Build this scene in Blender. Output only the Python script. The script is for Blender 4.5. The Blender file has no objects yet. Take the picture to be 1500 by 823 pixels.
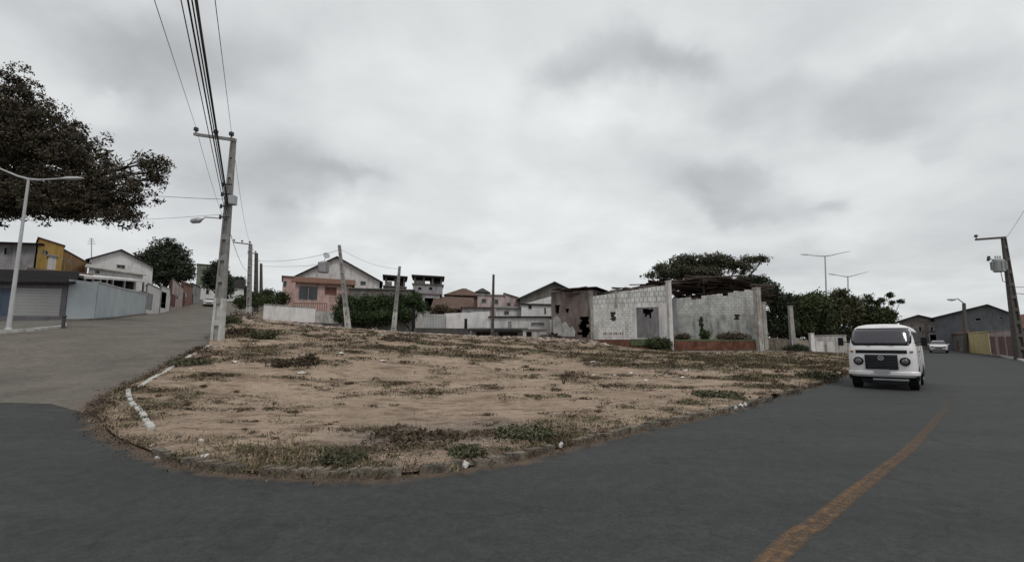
import bpy, math, random
import numpy as np
from mathutils import Vector, Matrix, noise
from mathutils.geometry import delaunay_2d_cdt
random.seed(7); rng = np.random.default_rng(7)
C = bpy.context.scene.collection
R = math.radians
# ------------------------------------------------------------------ camera
F = 700.0; PITCH = R(7.25); H0 = 1.5
cp, sp = math.cos(PITCH), math.sin(PITCH)
cam_d = bpy.data.cameras.new('camera'); cam = bpy.data.objects.new('camera', cam_d); C.objects.link(cam)
cam_d.sensor_width = 36; cam_d.lens = 36*F/1500; cam_d.clip_start = 0.05; cam_d.clip_end = 3000
cam.location = (0, 0, H0); cam.rotation_euler = (math.pi/2+PITCH, 0, 0)
bpy.context.scene.camera = cam
def rayd(px, py):
    cx = (px-750)/F; cy = -(py-411.5)/F
    return Vector((cx, cp-cy*sp, sp+cy*cp))
def P(px, py, D):
    d = rayd(px, py); return Vector((0, 0, H0)) + d*(D/d.y)
# ------------------------------------------------------------------ terrain (smooth surface through surveyed heights)
cps = []
for x in (-14, -7, 0, 8, 16): 
    for y in (-20, -8, 2, 8): cps.append((x, y, 0.0))
for x, y, z in ((-40,-20,.6),(30,-20,0),(60,0,0),(30,10,0),(45,30,.1),(0,11,.02),(-5,12,.05),(5,12,.02),(8.8,14.6,0),(16,23,.05),
                (12.5,16.5,0),(29,38,.2),(60,65,.35),(100,109,.4),(180,190,1.0),(100,60,.5),(0,20,.35),(8,20,.15),(-60,0,2.5),(-120,0,5),
                (0,150,5),(60,150,3),(-60,160,10),(-160,160,14),(140,300,4),(0,300,9),(-200,300,16),(260,200,3),(-45,-40,0),(80,-60,0),(0,-60,0)):
    cps.append((x, y, z))
for px, py, D in ((0,590,10),(0,540,14.5),(75,545,14.5),(200,560,12.8),(317,502,21),(362,468,57),(10,482,22),(92,482,24.5),(90,468,30),(-80,476,28),(135,468,32),(208,459,50),
                  (235,458,58),(300,446,72),(330,440,100),(430,474,50),(690,495,46.5),(503,484,44),(600,491,46),(560,489,60),(870,503,44.5),(980,516,42),(1115,515,42),
                  (1240,521,48),(1492,527,35),(785,497,46.5),(600,525,20)):
    p = P(px, py, D); cps.append(tuple(p))
cps = np.array(cps)
def _phi(r2): return 0.5*r2*np.log(r2+1e-9)
_n = len(cps); _X = cps[:, :2]/20.0
_K = _phi(((_X[:, None]-_X[None])**2).sum(-1)) + np.eye(_n)*0.02
_Pm = np.hstack([np.ones((_n, 1)), _X]); _A = np.zeros((_n+3, _n+3)); _A[:_n, :_n] = _K; _A[:_n, _n:] = _Pm; _A[_n:, :_n] = _Pm.T
_w = np.linalg.solve(_A, np.concatenate([cps[:, 2], np.zeros(3)]))
def hza(xy):
    q = np.asarray(xy, float)/20.0
    return _phi(((q[:, None]-_X[None])**2).sum(-1)) @ _w[:_n] + _w[_n] + q @ _w[_n+1:]
def hz(x, y): return float(hza([(x, y)])[0])
def G(px, py, dz=0.0):
    d = rayd(px, py); last = 2.0
    Ds = np.concatenate([np.arange(2, 40, .1), np.arange(40, 200, .5)])
    pts = np.array([(d.x/d.y*D, D) for D in Ds]); zr = H0 + d.z/d.y*Ds; zt = hza(pts)+dz
    i = np.argmax(zr < zt); 
    if not (zr < zt).any(): i = len(Ds)-1
    D = Ds[i]; return Vector((d.x/d.y*D, D, float(zt[i])))
def Hp(px, D, dz=0.0):      # ground point in an image column at a depth
    d = rayd(px, 500); x = d.x/d.y*D
    return Vector((x, D, hz(x, D)+dz))
def Hx(px, py, D): return P(px, py, D)
# ------------------------------------------------------------------ materials
MATS = {}
def nd(t, ty, **k):
    n = t.nodes.new(ty)
    for a, b in k.items(): setattr(n, a, b)
    return n
def mat(name, col, rough=.92, var=.25, scale=1.5, dark=None, stain=0.0, bump=0.0, bscale=20, metallic=0, spec=.12, rnd=0.0, brick=None, wave=None, stretch=(1,1,1)):
    if name in MATS: return MATS[name]
    m = bpy.data.materials.new(name); m.use_nodes = True; t = m.node_tree; L = t.links
    b = t.nodes['Principled BSDF']; b.inputs['Roughness'].default_value = rough; b.inputs['Metallic'].default_value = metallic
    b.inputs['Specular IOR Level'].default_value = spec
    geo = nd(t, 'ShaderNodeNewGeometry'); tc = nd(t, 'ShaderNodeMapping'); tc.inputs['Scale'].default_value = stretch
    L.new(geo.outputs['Position'], tc.inputs['Vector'])
    n1 = nd(t, 'ShaderNodeTexNoise'); n1.inputs['Scale'].default_value = scale; n1.inputs['Detail'].default_value = 7; n1.inputs['Roughness'].default_value = .65
    L.new(tc.outputs[0], n1.inputs['Vector'])
    ramp = nd(t, 'ShaderNodeMapRange'); ramp.inputs['From Min'].default_value = .3; ramp.inputs['From Max'].default_value = .7
    L.new(n1.outputs['Fac'], ramp.inputs['Value'])
    mx = nd(t, 'ShaderNodeMix', data_type='RGBA')
    d = dark if dark else tuple(c*(1-var) for c in col)
    l = tuple(min(1, c*(1+var*.5)) for c in col)
    mx.inputs[6].default_value = (*d, 1); mx.inputs[7].default_value = (*l, 1); L.new(ramp.outputs[0], mx.inputs[0])
    out = mx.outputs[2]
    if brick:
        sx = nd(t, 'ShaderNodeSeparateXYZ'); L.new(geo.outputs['Position'], sx.inputs[0])
        cb = nd(t, 'ShaderNodeCombineXYZ'); L.new(sx.outputs[0], cb.inputs[0]); L.new(sx.outputs[2], cb.inputs[1])
        bt = nd(t, 'ShaderNodeTexBrick'); L.new(cb.outputs[0], bt.inputs['Vector'])
        bw, bh, ms, mc, k2 = brick
        bt.inputs['Scale'].default_value = 1; bt.inputs['Brick Width'].default_value = bw; bt.inputs['Row Height'].default_value = bh
        bt.inputs['Mortar Size'].default_value = ms; bt.inputs['Color1'].default_value = (1, 1, 1, 1); bt.inputs['Color2'].default_value = (k2, k2, k2, 1)
        bt.inputs['Mortar'].default_value = (*mc, 1); bt.offset = 0.5
        m2 = nd(t, 'ShaderNodeMix', data_type='RGBA', blend_type='MULTIPLY'); m2.inputs[0].default_value = 1
        L.new(out, m2.inputs[6]); L.new(bt.outputs['Color'], m2.inputs[7]); out = m2.outputs[2]
    if wave:      # rows of tiles / corrugation: (bands per metre, direction, depth)
        wv = nd(t, 'ShaderNodeTexWave'); wv.bands_direction = wave[1]; wv.inputs['Scale'].default_value = wave[0]; wv.inputs['Distortion'].default_value = .6
        L.new(geo.outputs['Position'], wv.inputs['Vector'])
        mr = nd(t, 'ShaderNodeMapRange'); mr.inputs['To Min'].default_value = 1-wave[2]; L.new(wv.outputs['Fac'], mr.inputs['Value'])
        m2 = nd(t, 'ShaderNodeMix', data_type='RGBA', blend_type='MULTIPLY'); m2.inputs[0].default_value = 1
        L.new(out, m2.inputs[6]); L.new(mr.outputs[0], m2.inputs[7]); out = m2.outputs[2]
    if stain:
        mp = nd(t, 'ShaderNodeMapping'); mp.inputs['Scale'].default_value = (1.6, 1.6, .35); L.new(geo.outputs['Position'], mp.inputs['Vector'])
        n2 = nd(t, 'ShaderNodeTexNoise'); n2.inputs['Scale'].default_value = 1.3; n2.inputs['Detail'].default_value = 8; n2.inputs['Roughness'].default_value = .7
        L.new(mp.outputs[0], n2.inputs['Vector'])
        mr = nd(t, 'ShaderNodeMapRange'); mr.inputs['From Min'].default_value = .47; mr.inputs['From Max'].default_value = .68; mr.inputs['To Max'].default_value = stain
        L.new(n2.outputs['Fac'], mr.inputs['Value'])
        m3 = nd(t, 'ShaderNodeMix', data_type='RGBA'); L.new(mr.outputs[0], m3.inputs[0]); L.new(out, m3.inputs[6])
        m3.inputs[7].default_value = (col[0]*.22+.01, col[1]*.2+.01, col[2]*.18+.01, 1); out = m3.outputs[2]
    if rnd:
        mr = nd(t, 'ShaderNodeMapRange'); mr.inputs['To Min'].default_value = 1-rnd; mr.inputs['To Max'].default_value = 1+rnd
        L.new(geo.outputs['Random Per Island'], mr.inputs['Value'])
        m4 = nd(t, 'ShaderNodeMix', data_type='RGBA', blend_type='MULTIPLY'); m4.inputs[0].default_value = 1
        L.new(out, m4.inputs[6]); L.new(mr.outputs[0], m4.inputs[7]); out = m4.outputs[2]
    L.new(out, b.inputs['Base Color'])
    if bump:
        n3 = nd(t, 'ShaderNodeTexNoise'); n3.inputs['Scale'].default_value = bscale; n3.inputs['Detail'].default_value = 6; L.new(geo.outputs['Position'], n3.inputs['Vector'])
        bp = nd(t, 'ShaderNodeBump'); bp.inputs['Strength'].default_value = bump; bp.inputs['Distance'].default_value = .03
        L.new(n3.outputs['Fac'], bp.inputs['Height']); L.new(bp.outputs[0], b.inputs['Normal'])
    MATS[name] = m; return m
M = dict(
 white=mat('white_wall', (.66,.645,.64), stain=.35, var=.15), offwhite=mat('offwhite_wall', (.56,.54,.53), stain=.5, var=.2),
 whitepaint=mat('white_paint', (.50,.49,.465), var=.3, stain=.6, scale=5), dirtywhite=mat('dirty_white', (.42,.41,.40), var=.3, stain=.85),
 teal=mat('teal_grey_wall', (.44,.48,.50), var=.12, stain=.25, scale=.6), blue=mat('dark_blue_wall', (.075,.095,.13), var=.2, stain=.3),
 shutter=mat('roller_shutter', (.31,.315,.31), rough=.6, var=.12, scale=.7, wave=(1.6,'Z',.12)), darkroof=mat('dark_fibre_roof', (.034,.030,.030), var=.5, scale=1.2, stain=.5, wave=(1.3,'X',.4)),
 yellow=mat('yellow_wall', (.50,.32,.10), var=.2, stain=.45), tile=mat('clay_tile', (.19,.10,.07), var=.5, scale=3, stain=.6, wave=(1.6,'X',.35)),
 browntile=mat('weathered_tile', (.15,.10,.078), var=.5, scale=3, stain=.7, wave=(1.6,'X',.35)), greywall=mat('grey_wall', (.30,.29,.30), stain=.6),
 pink=mat('pink_wall', (.47,.33,.30), stain=.45), palepink=mat('pale_pink_wall', (.44,.36,.345), stain=.6), redwall=mat('red_wall', (.26,.15,.125), stain=.5),
 reddoor=mat('red_door', (.15,.075,.065)), browndoor=mat('brown_door', (.12,.06,.04)), steel=mat('galvanised_steel', (.36,.37,.38), rough=.5, metallic=.3, var=.15),
 whitesteel=mat('white_painted_steel', (.42,.43,.43), rough=.45, var=.12), darksteel=mat('dark_steel', (.06,.06,.065), rough=.5),
 concrete=mat('pole_concrete', (.27,.265,.255), var=.3, scale=4, stain=.4, bump=.3), conc2=mat('pale_concrete', (.34,.33,.31), var=.35, stain=.6, scale=3, bump=.3),
 poledark=mat('dark_pole_concrete', (.10,.09,.085), var=.3, scale=4), greenwall=mat('greenish_wall', (.16,.18,.14), stain=.5),
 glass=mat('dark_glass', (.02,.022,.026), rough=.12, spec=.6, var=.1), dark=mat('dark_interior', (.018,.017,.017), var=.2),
 roofgrey=mat('grey_fibre_roof', (.165,.165,.155), var=.35, stain=.5, wave=(1.1,'X',.2)), slab=mat('stained_concrete', (.17,.155,.145), var=.4, stain=.8, scale=2),
 burnt=mat('scorched_plaster', (.27,.225,.21), dark=(.028,.021,.021), scale=.5, stain=.8, stretch=(1,1,.35)), plaster=mat('grey_plaster', (.40,.40,.385), var=.35, stain=.85, scale=1.6),
 block=mat('white_block_wall', (.70,.69,.67), var=.25, stain=.6, brick=(.40,.24,.018,(.6,.6,.59),.93)), blockv=mat('white_tile_wall', (.68,.68,.66), var=.25, stain=.6, brick=(.34,.46,.026,(.42,.42,.41),.9)),
 block2=mat('grey_block_wall', (.54,.54,.52), var=.3, stain=.55, brick=(.40,.26,.022,(.62,.62,.6),.86)), brick=mat('red_brick_plinth', (.20,.095,.07), var=.5, stain=.7, scale=2, brick=(.24,.09,.012,(.6,.55,.5),.7)),
 rust=mat('rusty_sheet', (.085,.06,.05), dark=(.03,.027,.026), scale=2.5, rough=.8, rnd=.5), timber=mat('old_timber', (.08,.06,.05), var=.4, scale=6),
 bark=mat('bark', (.07,.055,.045), var=.5, scale=8, bump=.6, bscale=12), yellowgate=mat('yellow_ochre_wall', (.48,.40,.22), stain=.3, var=.15), bluegrey=mat('blue_grey_wall', (.135,.145,.16), var=.2, stain=.4),
 charcoalroof=mat('charcoal_tile', (.06,.055,.055), var=.4, scale=3, wave=(1.6,'X',.3)), kerb=mat('old_kerb', (.20,.175,.145), var=.7, scale=4, stain=.95, bump=.5), plinth=mat('plinth_grey', (.085,.08,.078), var=.3, stain=.6),
 purplegrey=mat('purple_grey_wall', (.14,.13,.145), stain=.3), peeling=mat('peeling_white', (.46,.445,.42), dark=(.20,.17,.145), scale=3.5, stain=.7, stretch=(1,1,.6)), ochre=mat('ochre_brown_wall', (.30,.18,.085), stain=.7, var=.4), gatepink=mat('faded_pink_gate', (.24,.165,.16), stain=.3), tarp=mat('black_tarp', (.03,.032,.032), rough=.6), green=mat('green_moss_ledge', (.10,.13,.07), var=.4, scale=4))
def leafmat(name, a, b, rnd=.45):
    m = mat(name, a, rough=.75, dark=b, scale=.8, rnd=rnd, spec=.15)
    return m
LF = dict(reddish=leafmat('dark_canopy_leaves', (.072,.060,.040), (.032,.027,.020)), dark=leafmat('dark_leaves', (.048,.060,.035), (.021,.027,.017)),
  green=leafmat('green_leaves', (.065,.082,.036), (.028,.038,.018)), olive=leafmat('olive_leaves', (.095,.096,.054), (.045,.045,.028)), brown=leafmat('dry_leaves', (.095,.075,.05), (.042,.033,.024)), flat=leafmat('flat_crown_leaves', (.085,.085,.055), (.036,.037,.025)),
  hedge=leafmat('hedge_leaves', (.05,.075,.03), (.021,.031,.014)))
# ------------------------------------------------------------------ mesh helpers
def tag(o, label=None, cat=None, group=None, kind=None):
    if label: o['label'] = label
    if cat: o['category'] = cat
    if group: o['group'] = group
    if kind: o['kind'] = kind
    return o
class MB:
    def __init__(s): s.v = []; s.f = []
    def add(s, vs, fs):
        k = len(s.v); s.v += [tuple(v) for v in vs]; s.f += [tuple(i+k for i in f) for f in fs]; return s
    def hexa(s, p):     # 8 points: bottom 4 ccw, top 4 ccw
        return s.add(p, [(3,2,1,0),(4,5,6,7),(0,1,5,4),(1,2,6,5),(2,3,7,6),(3,0,4,7)])
    def box(s, c, d, rz=0):
        cx, cy, cz = c; x, y, z = (d[0]/2, d[1]/2, d[2]/2); q = []
        for zz in (-z, z):
            for a, b in ((-x,-y),(x,-y),(x,y),(-x,y)):
                q.append((cx+a*math.cos(rz)-b*math.sin(rz), cy+a*math.sin(rz)+b*math.cos(rz), cz+zz))
        return s.hexa(q)
    def prism(s, poly, off):   # planar polygon extruded by vector
        n = len(poly); off = Vector(off); a = [Vector(p) for p in poly]; b = [p+off for p in a]
        return s.add(a+b, [tuple(range(n))[::-1], tuple(range(n, 2*n))]+[(i, (i+1) % n, n+(i+1) % n, n+i) for i in range(n)])
    def tube(s, pts, rad, n=8, cap=True):
        pts = [Vector(p) for p in pts]; rs = rad if isinstance(rad, (list, tuple)) else [rad]*len(pts); rings = []; k0 = len(s.v)
        up = Vector((0, 0, 1)); d = (pts[-1]-pts[0]).normalized()
        if abs(d.z) > .9: up = Vector((1, 0, 0))
        for i, p in enumerate(pts):
            t = (pts[min(i+1, len(pts)-1)]-pts[max(i-1, 0)]).normalized(); a = t.cross(up).normalized(); b = a.cross(t)
            rings.append([tuple(p+(a*math.cos(2*math.pi*j/n)+b*math.sin(2*math.pi*j/n))*rs[i]) for j in range(n)])
        vs = [v for r in rings for v in r]; fs = []
        for i in range(len(pts)-1):
            for j in range(n): fs.append((i*n+j, i*n+(j+1) % n, (i+1)*n+(j+1) % n, (i+1)*n+j))
        if cap: fs += [tuple(range(n))[::-1], tuple(range((len(pts)-1)*n, len(pts)*n))]
        return s.add(vs, fs)
    def build(s, name, m, parent=None, org=(0,0,0), smooth=False, bevel=0):
        me = bpy.data.meshes.new(name); o0 = Vector(org)
        me.from_pydata([tuple(Vector(v)-o0) for v in s.v], [], s.f); me.update()
        if m: me.materials.append(m)
        if smooth: me.polygons.foreach_set('use_smooth', [True]*len(me.polygons))
        o = bpy.data.objects.new(name, me); C.objects.link(o)
        if parent: o.parent = parent
        elif org != (0,0,0): o.location = o0
        if bevel:
            md = o.modifiers.new('bevel', 'BEVEL'); md.width = bevel; md.segments = 2; md.limit_method = 'ANGLE'
        return o
def empty(name, loc, label, cat, group=None, rz=0):
    o = bpy.data.objects.new(name, None); C.objects.link(o); o.location = loc; o.rotation_euler = (0, 0, rz); return tag(o, label, cat, group)
def copy_tree(o, parent=None):
    c = o.copy(); C.objects.link(c)
    if parent: c.parent = parent
    for ch in [x for x in ALLCH(o)]: copy_tree(ch, c)
    return c
def ALLCH(o): return [x for x in C.objects if x.parent == o and x.name in C.objects]
def npmesh(name, V, Fq, m, parent=None, org=(0,0,0), attr=None, smooth=False):
    me = bpy.data.meshes.new(name); V = np.asarray(V, float)-np.asarray(org); Fq = np.asarray(Fq); k = Fq.shape[1]
    me.vertices.add(len(V)); me.vertices.foreach_set('co', V.ravel()); me.loops.add(Fq.size); me.loops.foreach_set('vertex_index', Fq.ravel().astype(np.int32))
    me.polygons.add(len(Fq)); me.polygons.foreach_set('loop_start', np.arange(0, Fq.size, k, dtype=np.int32))
    if smooth: me.polygons.foreach_set('use_smooth', np.ones(len(Fq), bool))
    me.update(calc_edges=True); me.validate()
    me.materials.append(m)
    if attr is not None:
        for an, av in attr.items():
            a = me.attributes.new(an, 'FLOAT', 'POINT'); a.data.foreach_set('value', np.asarray(av, float))
    o = bpy.data.objects.new(name, me); C.objects.link(o)
    if parent: o.parent = parent
    else: o.location = org
    return o
# ------------------------------------------------------------------ ground surfaces
def sheet(name, poly, zfun, m, step, attr=None, near=None):
    """polygon filled with a fine triangulation, height from zfun"""
    P2 = []
    n = len(poly)
    for i in range(n):
        a = Vector(poly[i][:2]); b = Vector(poly[(i+1) % n][:2]); k = max(1, int((b-a).length/step(a)))
        for j in range(k): P2.append(a+(b-a)*j/k)
    nb = len(P2); pts = list(P2)
    arr = np.array([tuple(p) for p in P2]); x0, y0 = arr.min(0); x1, y1 = arr.max(0)
    # interior points on rings of changing spacing
    y = y0
    while y < y1:
        x = x0
        while x < x1:
            s = step(Vector((x, y)))
            pts.append(Vector((x+random.uniform(-.2, .2)*s, y+random.uniform(-.2, .2)*s))); x += s
        y += step(Vector((0 if x0 < 0 < x1 else (x0+x1)/2, y)))
    res = delaunay_2d_cdt(pts, [(i, (i+1) % nb) for i in range(nb)], [list(range(nb))], 1, 1e-4)
    vs, fs = res[0], res[2]
    xy = np.array([tuple(v) for v in vs]); z = zfun(xy)
    tri = np.array([f for f in fs if len(f) == 3])
    return npmesh(name, np.column_stack([xy, z]), tri, m, attr=attr(xy) if attr else None, smooth=True), xy, z
centre = [(-12,-8.6),(-3,-1.0),(-.6,1.05)]+[tuple(G(px, py)[:2]) for px, py in ((1146,808),(1196,768),(1244,731),(1291,694),(1335,656),(1368,620),(1392,587),(1405,555),(1410,530))]+[(60,65),(100,112)]
def offset(line, d):
    out = []
    for i, p in enumerate(line):
        a = Vector(line[max(i-1, 0)]); b = Vector(line[min(i+1, len(line)-1)]); t = (b-a).normalized(); nrm = Vector((t.y, -t.x))
        out.append(tuple(Vector(p)+nrm*d))
    return out
def smooth_line(pts, k=6):
    pts = [Vector(p[:2]) for p in pts]; out = []
    for i in range(len(pts)-1):
        p0 = pts[max(i-1, 0)]; p1 = pts[i]; p2 = pts[i+1]; p3 = pts[min(i+2, len(pts)-1)]
        for j in range(k):
            t = j/k; out.append(tuple(.5*((2*p1)+(-p0+p2)*t+(2*p0-5*p1+4*p2-p3)*t*t+(-p0+3*p1-3*p2+p3)*t**3)))
    return out+[tuple(pts[-1])]
g2 = lambda px, py: tuple(G(px, py)[:2])
front_px = [(1240,546),(1205,560),(1170,572),(1080,598),(960,625),(850,650),(750,676),(650,692),(560,700),(450,700),(350,694),(270,682),(210,660),(165,638),(142,612)]
front = smooth_line([g2(*p) for p in front_px], 5)
tip = smooth_line([g2(*p) for p in [(142,612),(150,592),(185,570),(230,548),(275,522),(304,509)]], 5)
street_r = [tuple(Hp(308,21)[:2]), tuple(Hp(352,57)[:2]), (-49,98), (-68,140)]
roadL_far = [(58,70),(96,115)]
rightE = offset([(-12,-8.4),(-3,-.75),(1.8,3.3),(10.8,11.7),(19.8,21),(32.7,35),(60,65),(100,112)], 2.95)[1:]
stp = lambda p: .35 if (p.x**2+p.y**2) < 700 else (.8 if p.y < 60 else 3.0)
stp2 = lambda p: .5 if (p.x**2+p.y**2) < 500 else (1.0 if p.y < 60 else 3.0)
def asphalt_mat(name, a, b, old):
    m = bpy.data.materials.new(name); m.use_nodes = True; t = m.node_tree; L = t.links; bs = t.nodes['Principled BSDF']
    geo = nd(t, 'ShaderNodeNewGeometry')
    n1 = nd(t, 'ShaderNodeTexNoise'); n1.inputs['Scale'].default_value = .45; n1.inputs['Detail'].default_value = 8; n1.inputs['Roughness'].default_value = .6
    mp = nd(t, 'ShaderNodeMapping'); mp.inputs['Rotation'].default_value = (0, 0, R(-45)); mp.inputs['Scale'].default_value = (.5, 1.6, 1) if not old else (1, 1, 1)
    L.new(geo.outputs['Position'], mp.inputs['Vector']); L.new(mp.outputs[0], n1.inputs['Vector'])
    mr = nd(t, 'ShaderNodeMapRange'); mr.inputs['From Min'].default_value = .3; mr.inputs['From Max'].default_value = .7; L.new(n1.outputs['Fac'], mr.inputs['Value'])
    mx = nd(t, 'ShaderNodeMix', data_type='RGBA'); mx.inputs[6].default_value = (*a, 1); mx.inputs[7].default_value = (*b, 1); L.new(mr.outputs[0], mx.inputs[0])
    n2 = nd(t, 'ShaderNodeTexNoise'); n2.inputs['Scale'].default_value = 90; n2.inputs['Detail'].default_value = 3; L.new(geo.outputs['Position'], n2.inputs['Vector'])
    m5 = nd(t, 'ShaderNodeMapRange'); m5.inputs['From Min'].default_value = .3; m5.inputs['From Max'].default_value = .7; m5.inputs['To Min'].default_value = .82; m5.inputs['To Max'].default_value = 1.2; L.new(n2.outputs['Fac'], m5.inputs['Value'])
    m2 = nd(t, 'ShaderNodeMix', data_type='RGBA', blend_type='MULTIPLY'); m2.inputs[0].default_value = 1; L.new(mx.outputs[2], m2.inputs[6]); L.new(m5.outputs[0], m2.inputs[7])
    out = m2.outputs[2]
    for sc_, a_, b_, lo, hi in ((5.0, .35, .68, .80, 1.2), (1.7, .60, .70, 1.0, .66), (22.0, .38, .66, .80, 1.2), (.9, .58, .66, 1.0, 1.16)):
        n8 = nd(t, 'ShaderNodeTexNoise'); n8.inputs['Scale'].default_value = sc_; n8.inputs['Detail'].default_value = 6; n8.inputs['Roughness'].default_value = .7; L.new(geo.outputs['Position'], n8.inputs['Vector'])
        r8 = nd(t, 'ShaderNodeMapRange'); r8.inputs['From Min'].default_value = a_; r8.inputs['From Max'].default_value = b_; r8.inputs['To Min'].default_value = lo; r8.inputs['To Max'].default_value = hi; L.new(n8.outputs['Fac'], r8.inputs['Value'])
        x8 = nd(t, 'ShaderNodeMix', data_type='RGBA', blend_type='MULTIPLY'); x8.inputs[0].default_value = 1; L.new(out, x8.inputs[6]); L.new(r8.outputs[0], x8.inputs[7]); out = x8.outputs[2]
    vo = nd(t, 'ShaderNodeTexVoronoi', feature='DISTANCE_TO_EDGE'); vo.inputs['Scale'].default_value = .33; vd = nd(t, 'ShaderNodeTexNoise'); vd.inputs['Scale'].default_value = 1.5; vd.inputs['Detail'].default_value = 8; L.new(geo.outputs['Position'], vd.inputs['Vector'])
    va = nd(t, 'ShaderNodeVectorMath', operation='MULTIPLY_ADD'); L.new(vd.outputs['Color'], va.inputs[0]); va.inputs[1].default_value = (1.6,1.6,0); L.new(geo.outputs['Position'], va.inputs[2]); L.new(va.outputs[0], vo.inputs['Vector'])
    vr8 = nd(t, 'ShaderNodeMapRange'); vr8.inputs['From Min'].default_value = .0; vr8.inputs['From Max'].default_value = .012; vr8.inputs['To Min'].default_value = .75; L.new(vo.outputs['Distance'], vr8.inputs['Value'])
    x8 = nd(t, 'ShaderNodeMix', data_type='RGBA', blend_type='MULTIPLY'); x8.inputs[0].default_value = 1; L.new(out, x8.inputs[6]); L.new(vr8.outputs[0], x8.inputs[7]); out = x8.outputs[2]
    if old:    # worn patches, dust
        n4 = nd(t, 'ShaderNodeTexNoise'); n4.inputs['Scale'].default_value = 1.1; n4.inputs['Detail'].default_value = 9; n4.inputs['Roughness'].default_value = .7; L.new(geo.outputs['Position'], n4.inputs['Vector'])
        m6 = nd(t, 'ShaderNodeMapRange'); m6.inputs['From Min'].default_value = .5; m6.inputs['From Max'].default_value = .72; m6.inputs['To Max'].default_value = .8; L.new(n4.outputs['Fac'], m6.inputs['Value'])
        m7 = nd(t, 'ShaderNodeMix', data_type='RGBA'); L.new(m6.outputs[0], m7.inputs[0]); L.new(out, m7.inputs[6]); m7.inputs[7].default_value = (.155,.13,.105,1); out = m7.outputs[2]
    # dirt washed on to the asphalt along the edge
    at = nd(t, 'ShaderNodeAttribute', attribute_name='edge')
    n5 = nd(t, 'ShaderNodeTexNoise'); n5.inputs['Scale'].default_value = 2.5; n5.inputs['Detail'].default_value = 9; n5.inputs['Roughness'].default_value = .75; L.new(geo.outputs['Position'], n5.inputs['Vector'])
    ad = nd(t, 'ShaderNodeMath', operation='ADD'); L.new(at.outputs['Fac'], ad.inputs[0]); L.new(n5.outputs['Fac'], ad.inputs[1])
    m8 = nd(t, 'ShaderNodeMapRange'); m8.inputs['From Min'].default_value = .95; m8.inputs['From Max'].default_value = 1.3; m8.inputs['To Max'].default_value = .9; L.new(ad.outputs[0], m8.inputs['Value'])
    m9 = nd(t, 'ShaderNodeMix', data_type='RGBA'); L.new(m8.outputs[0], m9.inputs[0]); L.new(out, m9.inputs[6]); m9.inputs[7].default_value = (.12,.085,.06,1); out = m9.outputs[2]
    L.new(out, bs.inputs['Base Color']); bs.inputs['Roughness'].default_value = .82; bs.inputs['Specular IOR Level'].default_value = .3
    bp = nd(t, 'ShaderNodeBump'); bp.inputs['Strength'].default_value = .35; bp.inputs['Distance'].default_value = .01; L.new(n2.outputs['Fac'], bp.inputs['Height']); L.new(bp.outputs[0], bs.inputs['Normal'])
    return m
edge_line = np.array([p for p in front+tip])
def edge_attr(w):
    def f(xy):
        d = np.sqrt(((xy[:, None]-edge_line[None])**2).sum(-1)).min(1)
        return {'edge': np.clip(1-d/w, 0, 1)}
    return f
m_road = asphalt_mat('dark_asphalt', (.028,.0295,.0285), (.041,.0425,.0415), False)
m_street = asphalt_mat('old_street_asphalt', (.082,.073,.062), (.135,.119,.100), True)
junction = [g2(142,612), g2(75,592), g2(0,590), (-15,10.2), (-34,11)]
road_poly = [(96,115),(58,70)] + front + junction[1:] + [(-34,-30),(24,-30),(18,0)][:2]
road_poly += [p for p in rightE[1:]]
# order: far left -> near left kerb -> junction -> behind camera -> right edge out to the far end
sheet('road', road_poly, lambda xy: hza(xy), m_road, stp2, attr=edge_attr(.5))[0]['kind'] = 'structure'
street_poly = junction[::-1][:-1] + tip + street_r[1:] + [(-80,136),(-58,95),(-46.5,62),(-30,32.5),(-44,30),(-62,30),(-60,12)]
sheet('street', street_poly, lambda xy: hza(xy)+.004, m_street, stp2, attr=edge_attr(.9))[0]['kind'] = 'structure'
# far terrain
def ground_mat():
    return mat('earth', (.15,.12,.09), dark=(.07,.068,.045), scale=.25, var=.3, bump=.3, bscale=3)
xs = np.unique(np.concatenate([np.arange(-1000,-120,60), np.arange(-120,140,2.5), np.arange(140,1001,60)])); ys = np.unique(np.concatenate([np.arange(-300,-60,40), np.arange(-60,160,2.5), np.arange(160,1600,60)]))
gx, gy = np.meshgrid(xs, ys); xy = np.column_stack([gx.ravel(), gy.ravel()])
cl = np.column_stack([np.clip(xy[:,0],-200,260), np.clip(xy[:,1],-60,300)])
gz = hza(cl)-.12; nx = len(xs)
idx = np.arange(len(xy)).reshape(len(ys), nx); quads = np.column_stack([idx[:-1,:-1].ravel(), idx[:-1,1:].ravel(), idx[1:,1:].ravel(), idx[1:,:-1].ravel()])
npmesh('ground', np.column_stack([xy, gz]), quads, ground_mat(), smooth=True)['kind'] = 'structure'
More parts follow.
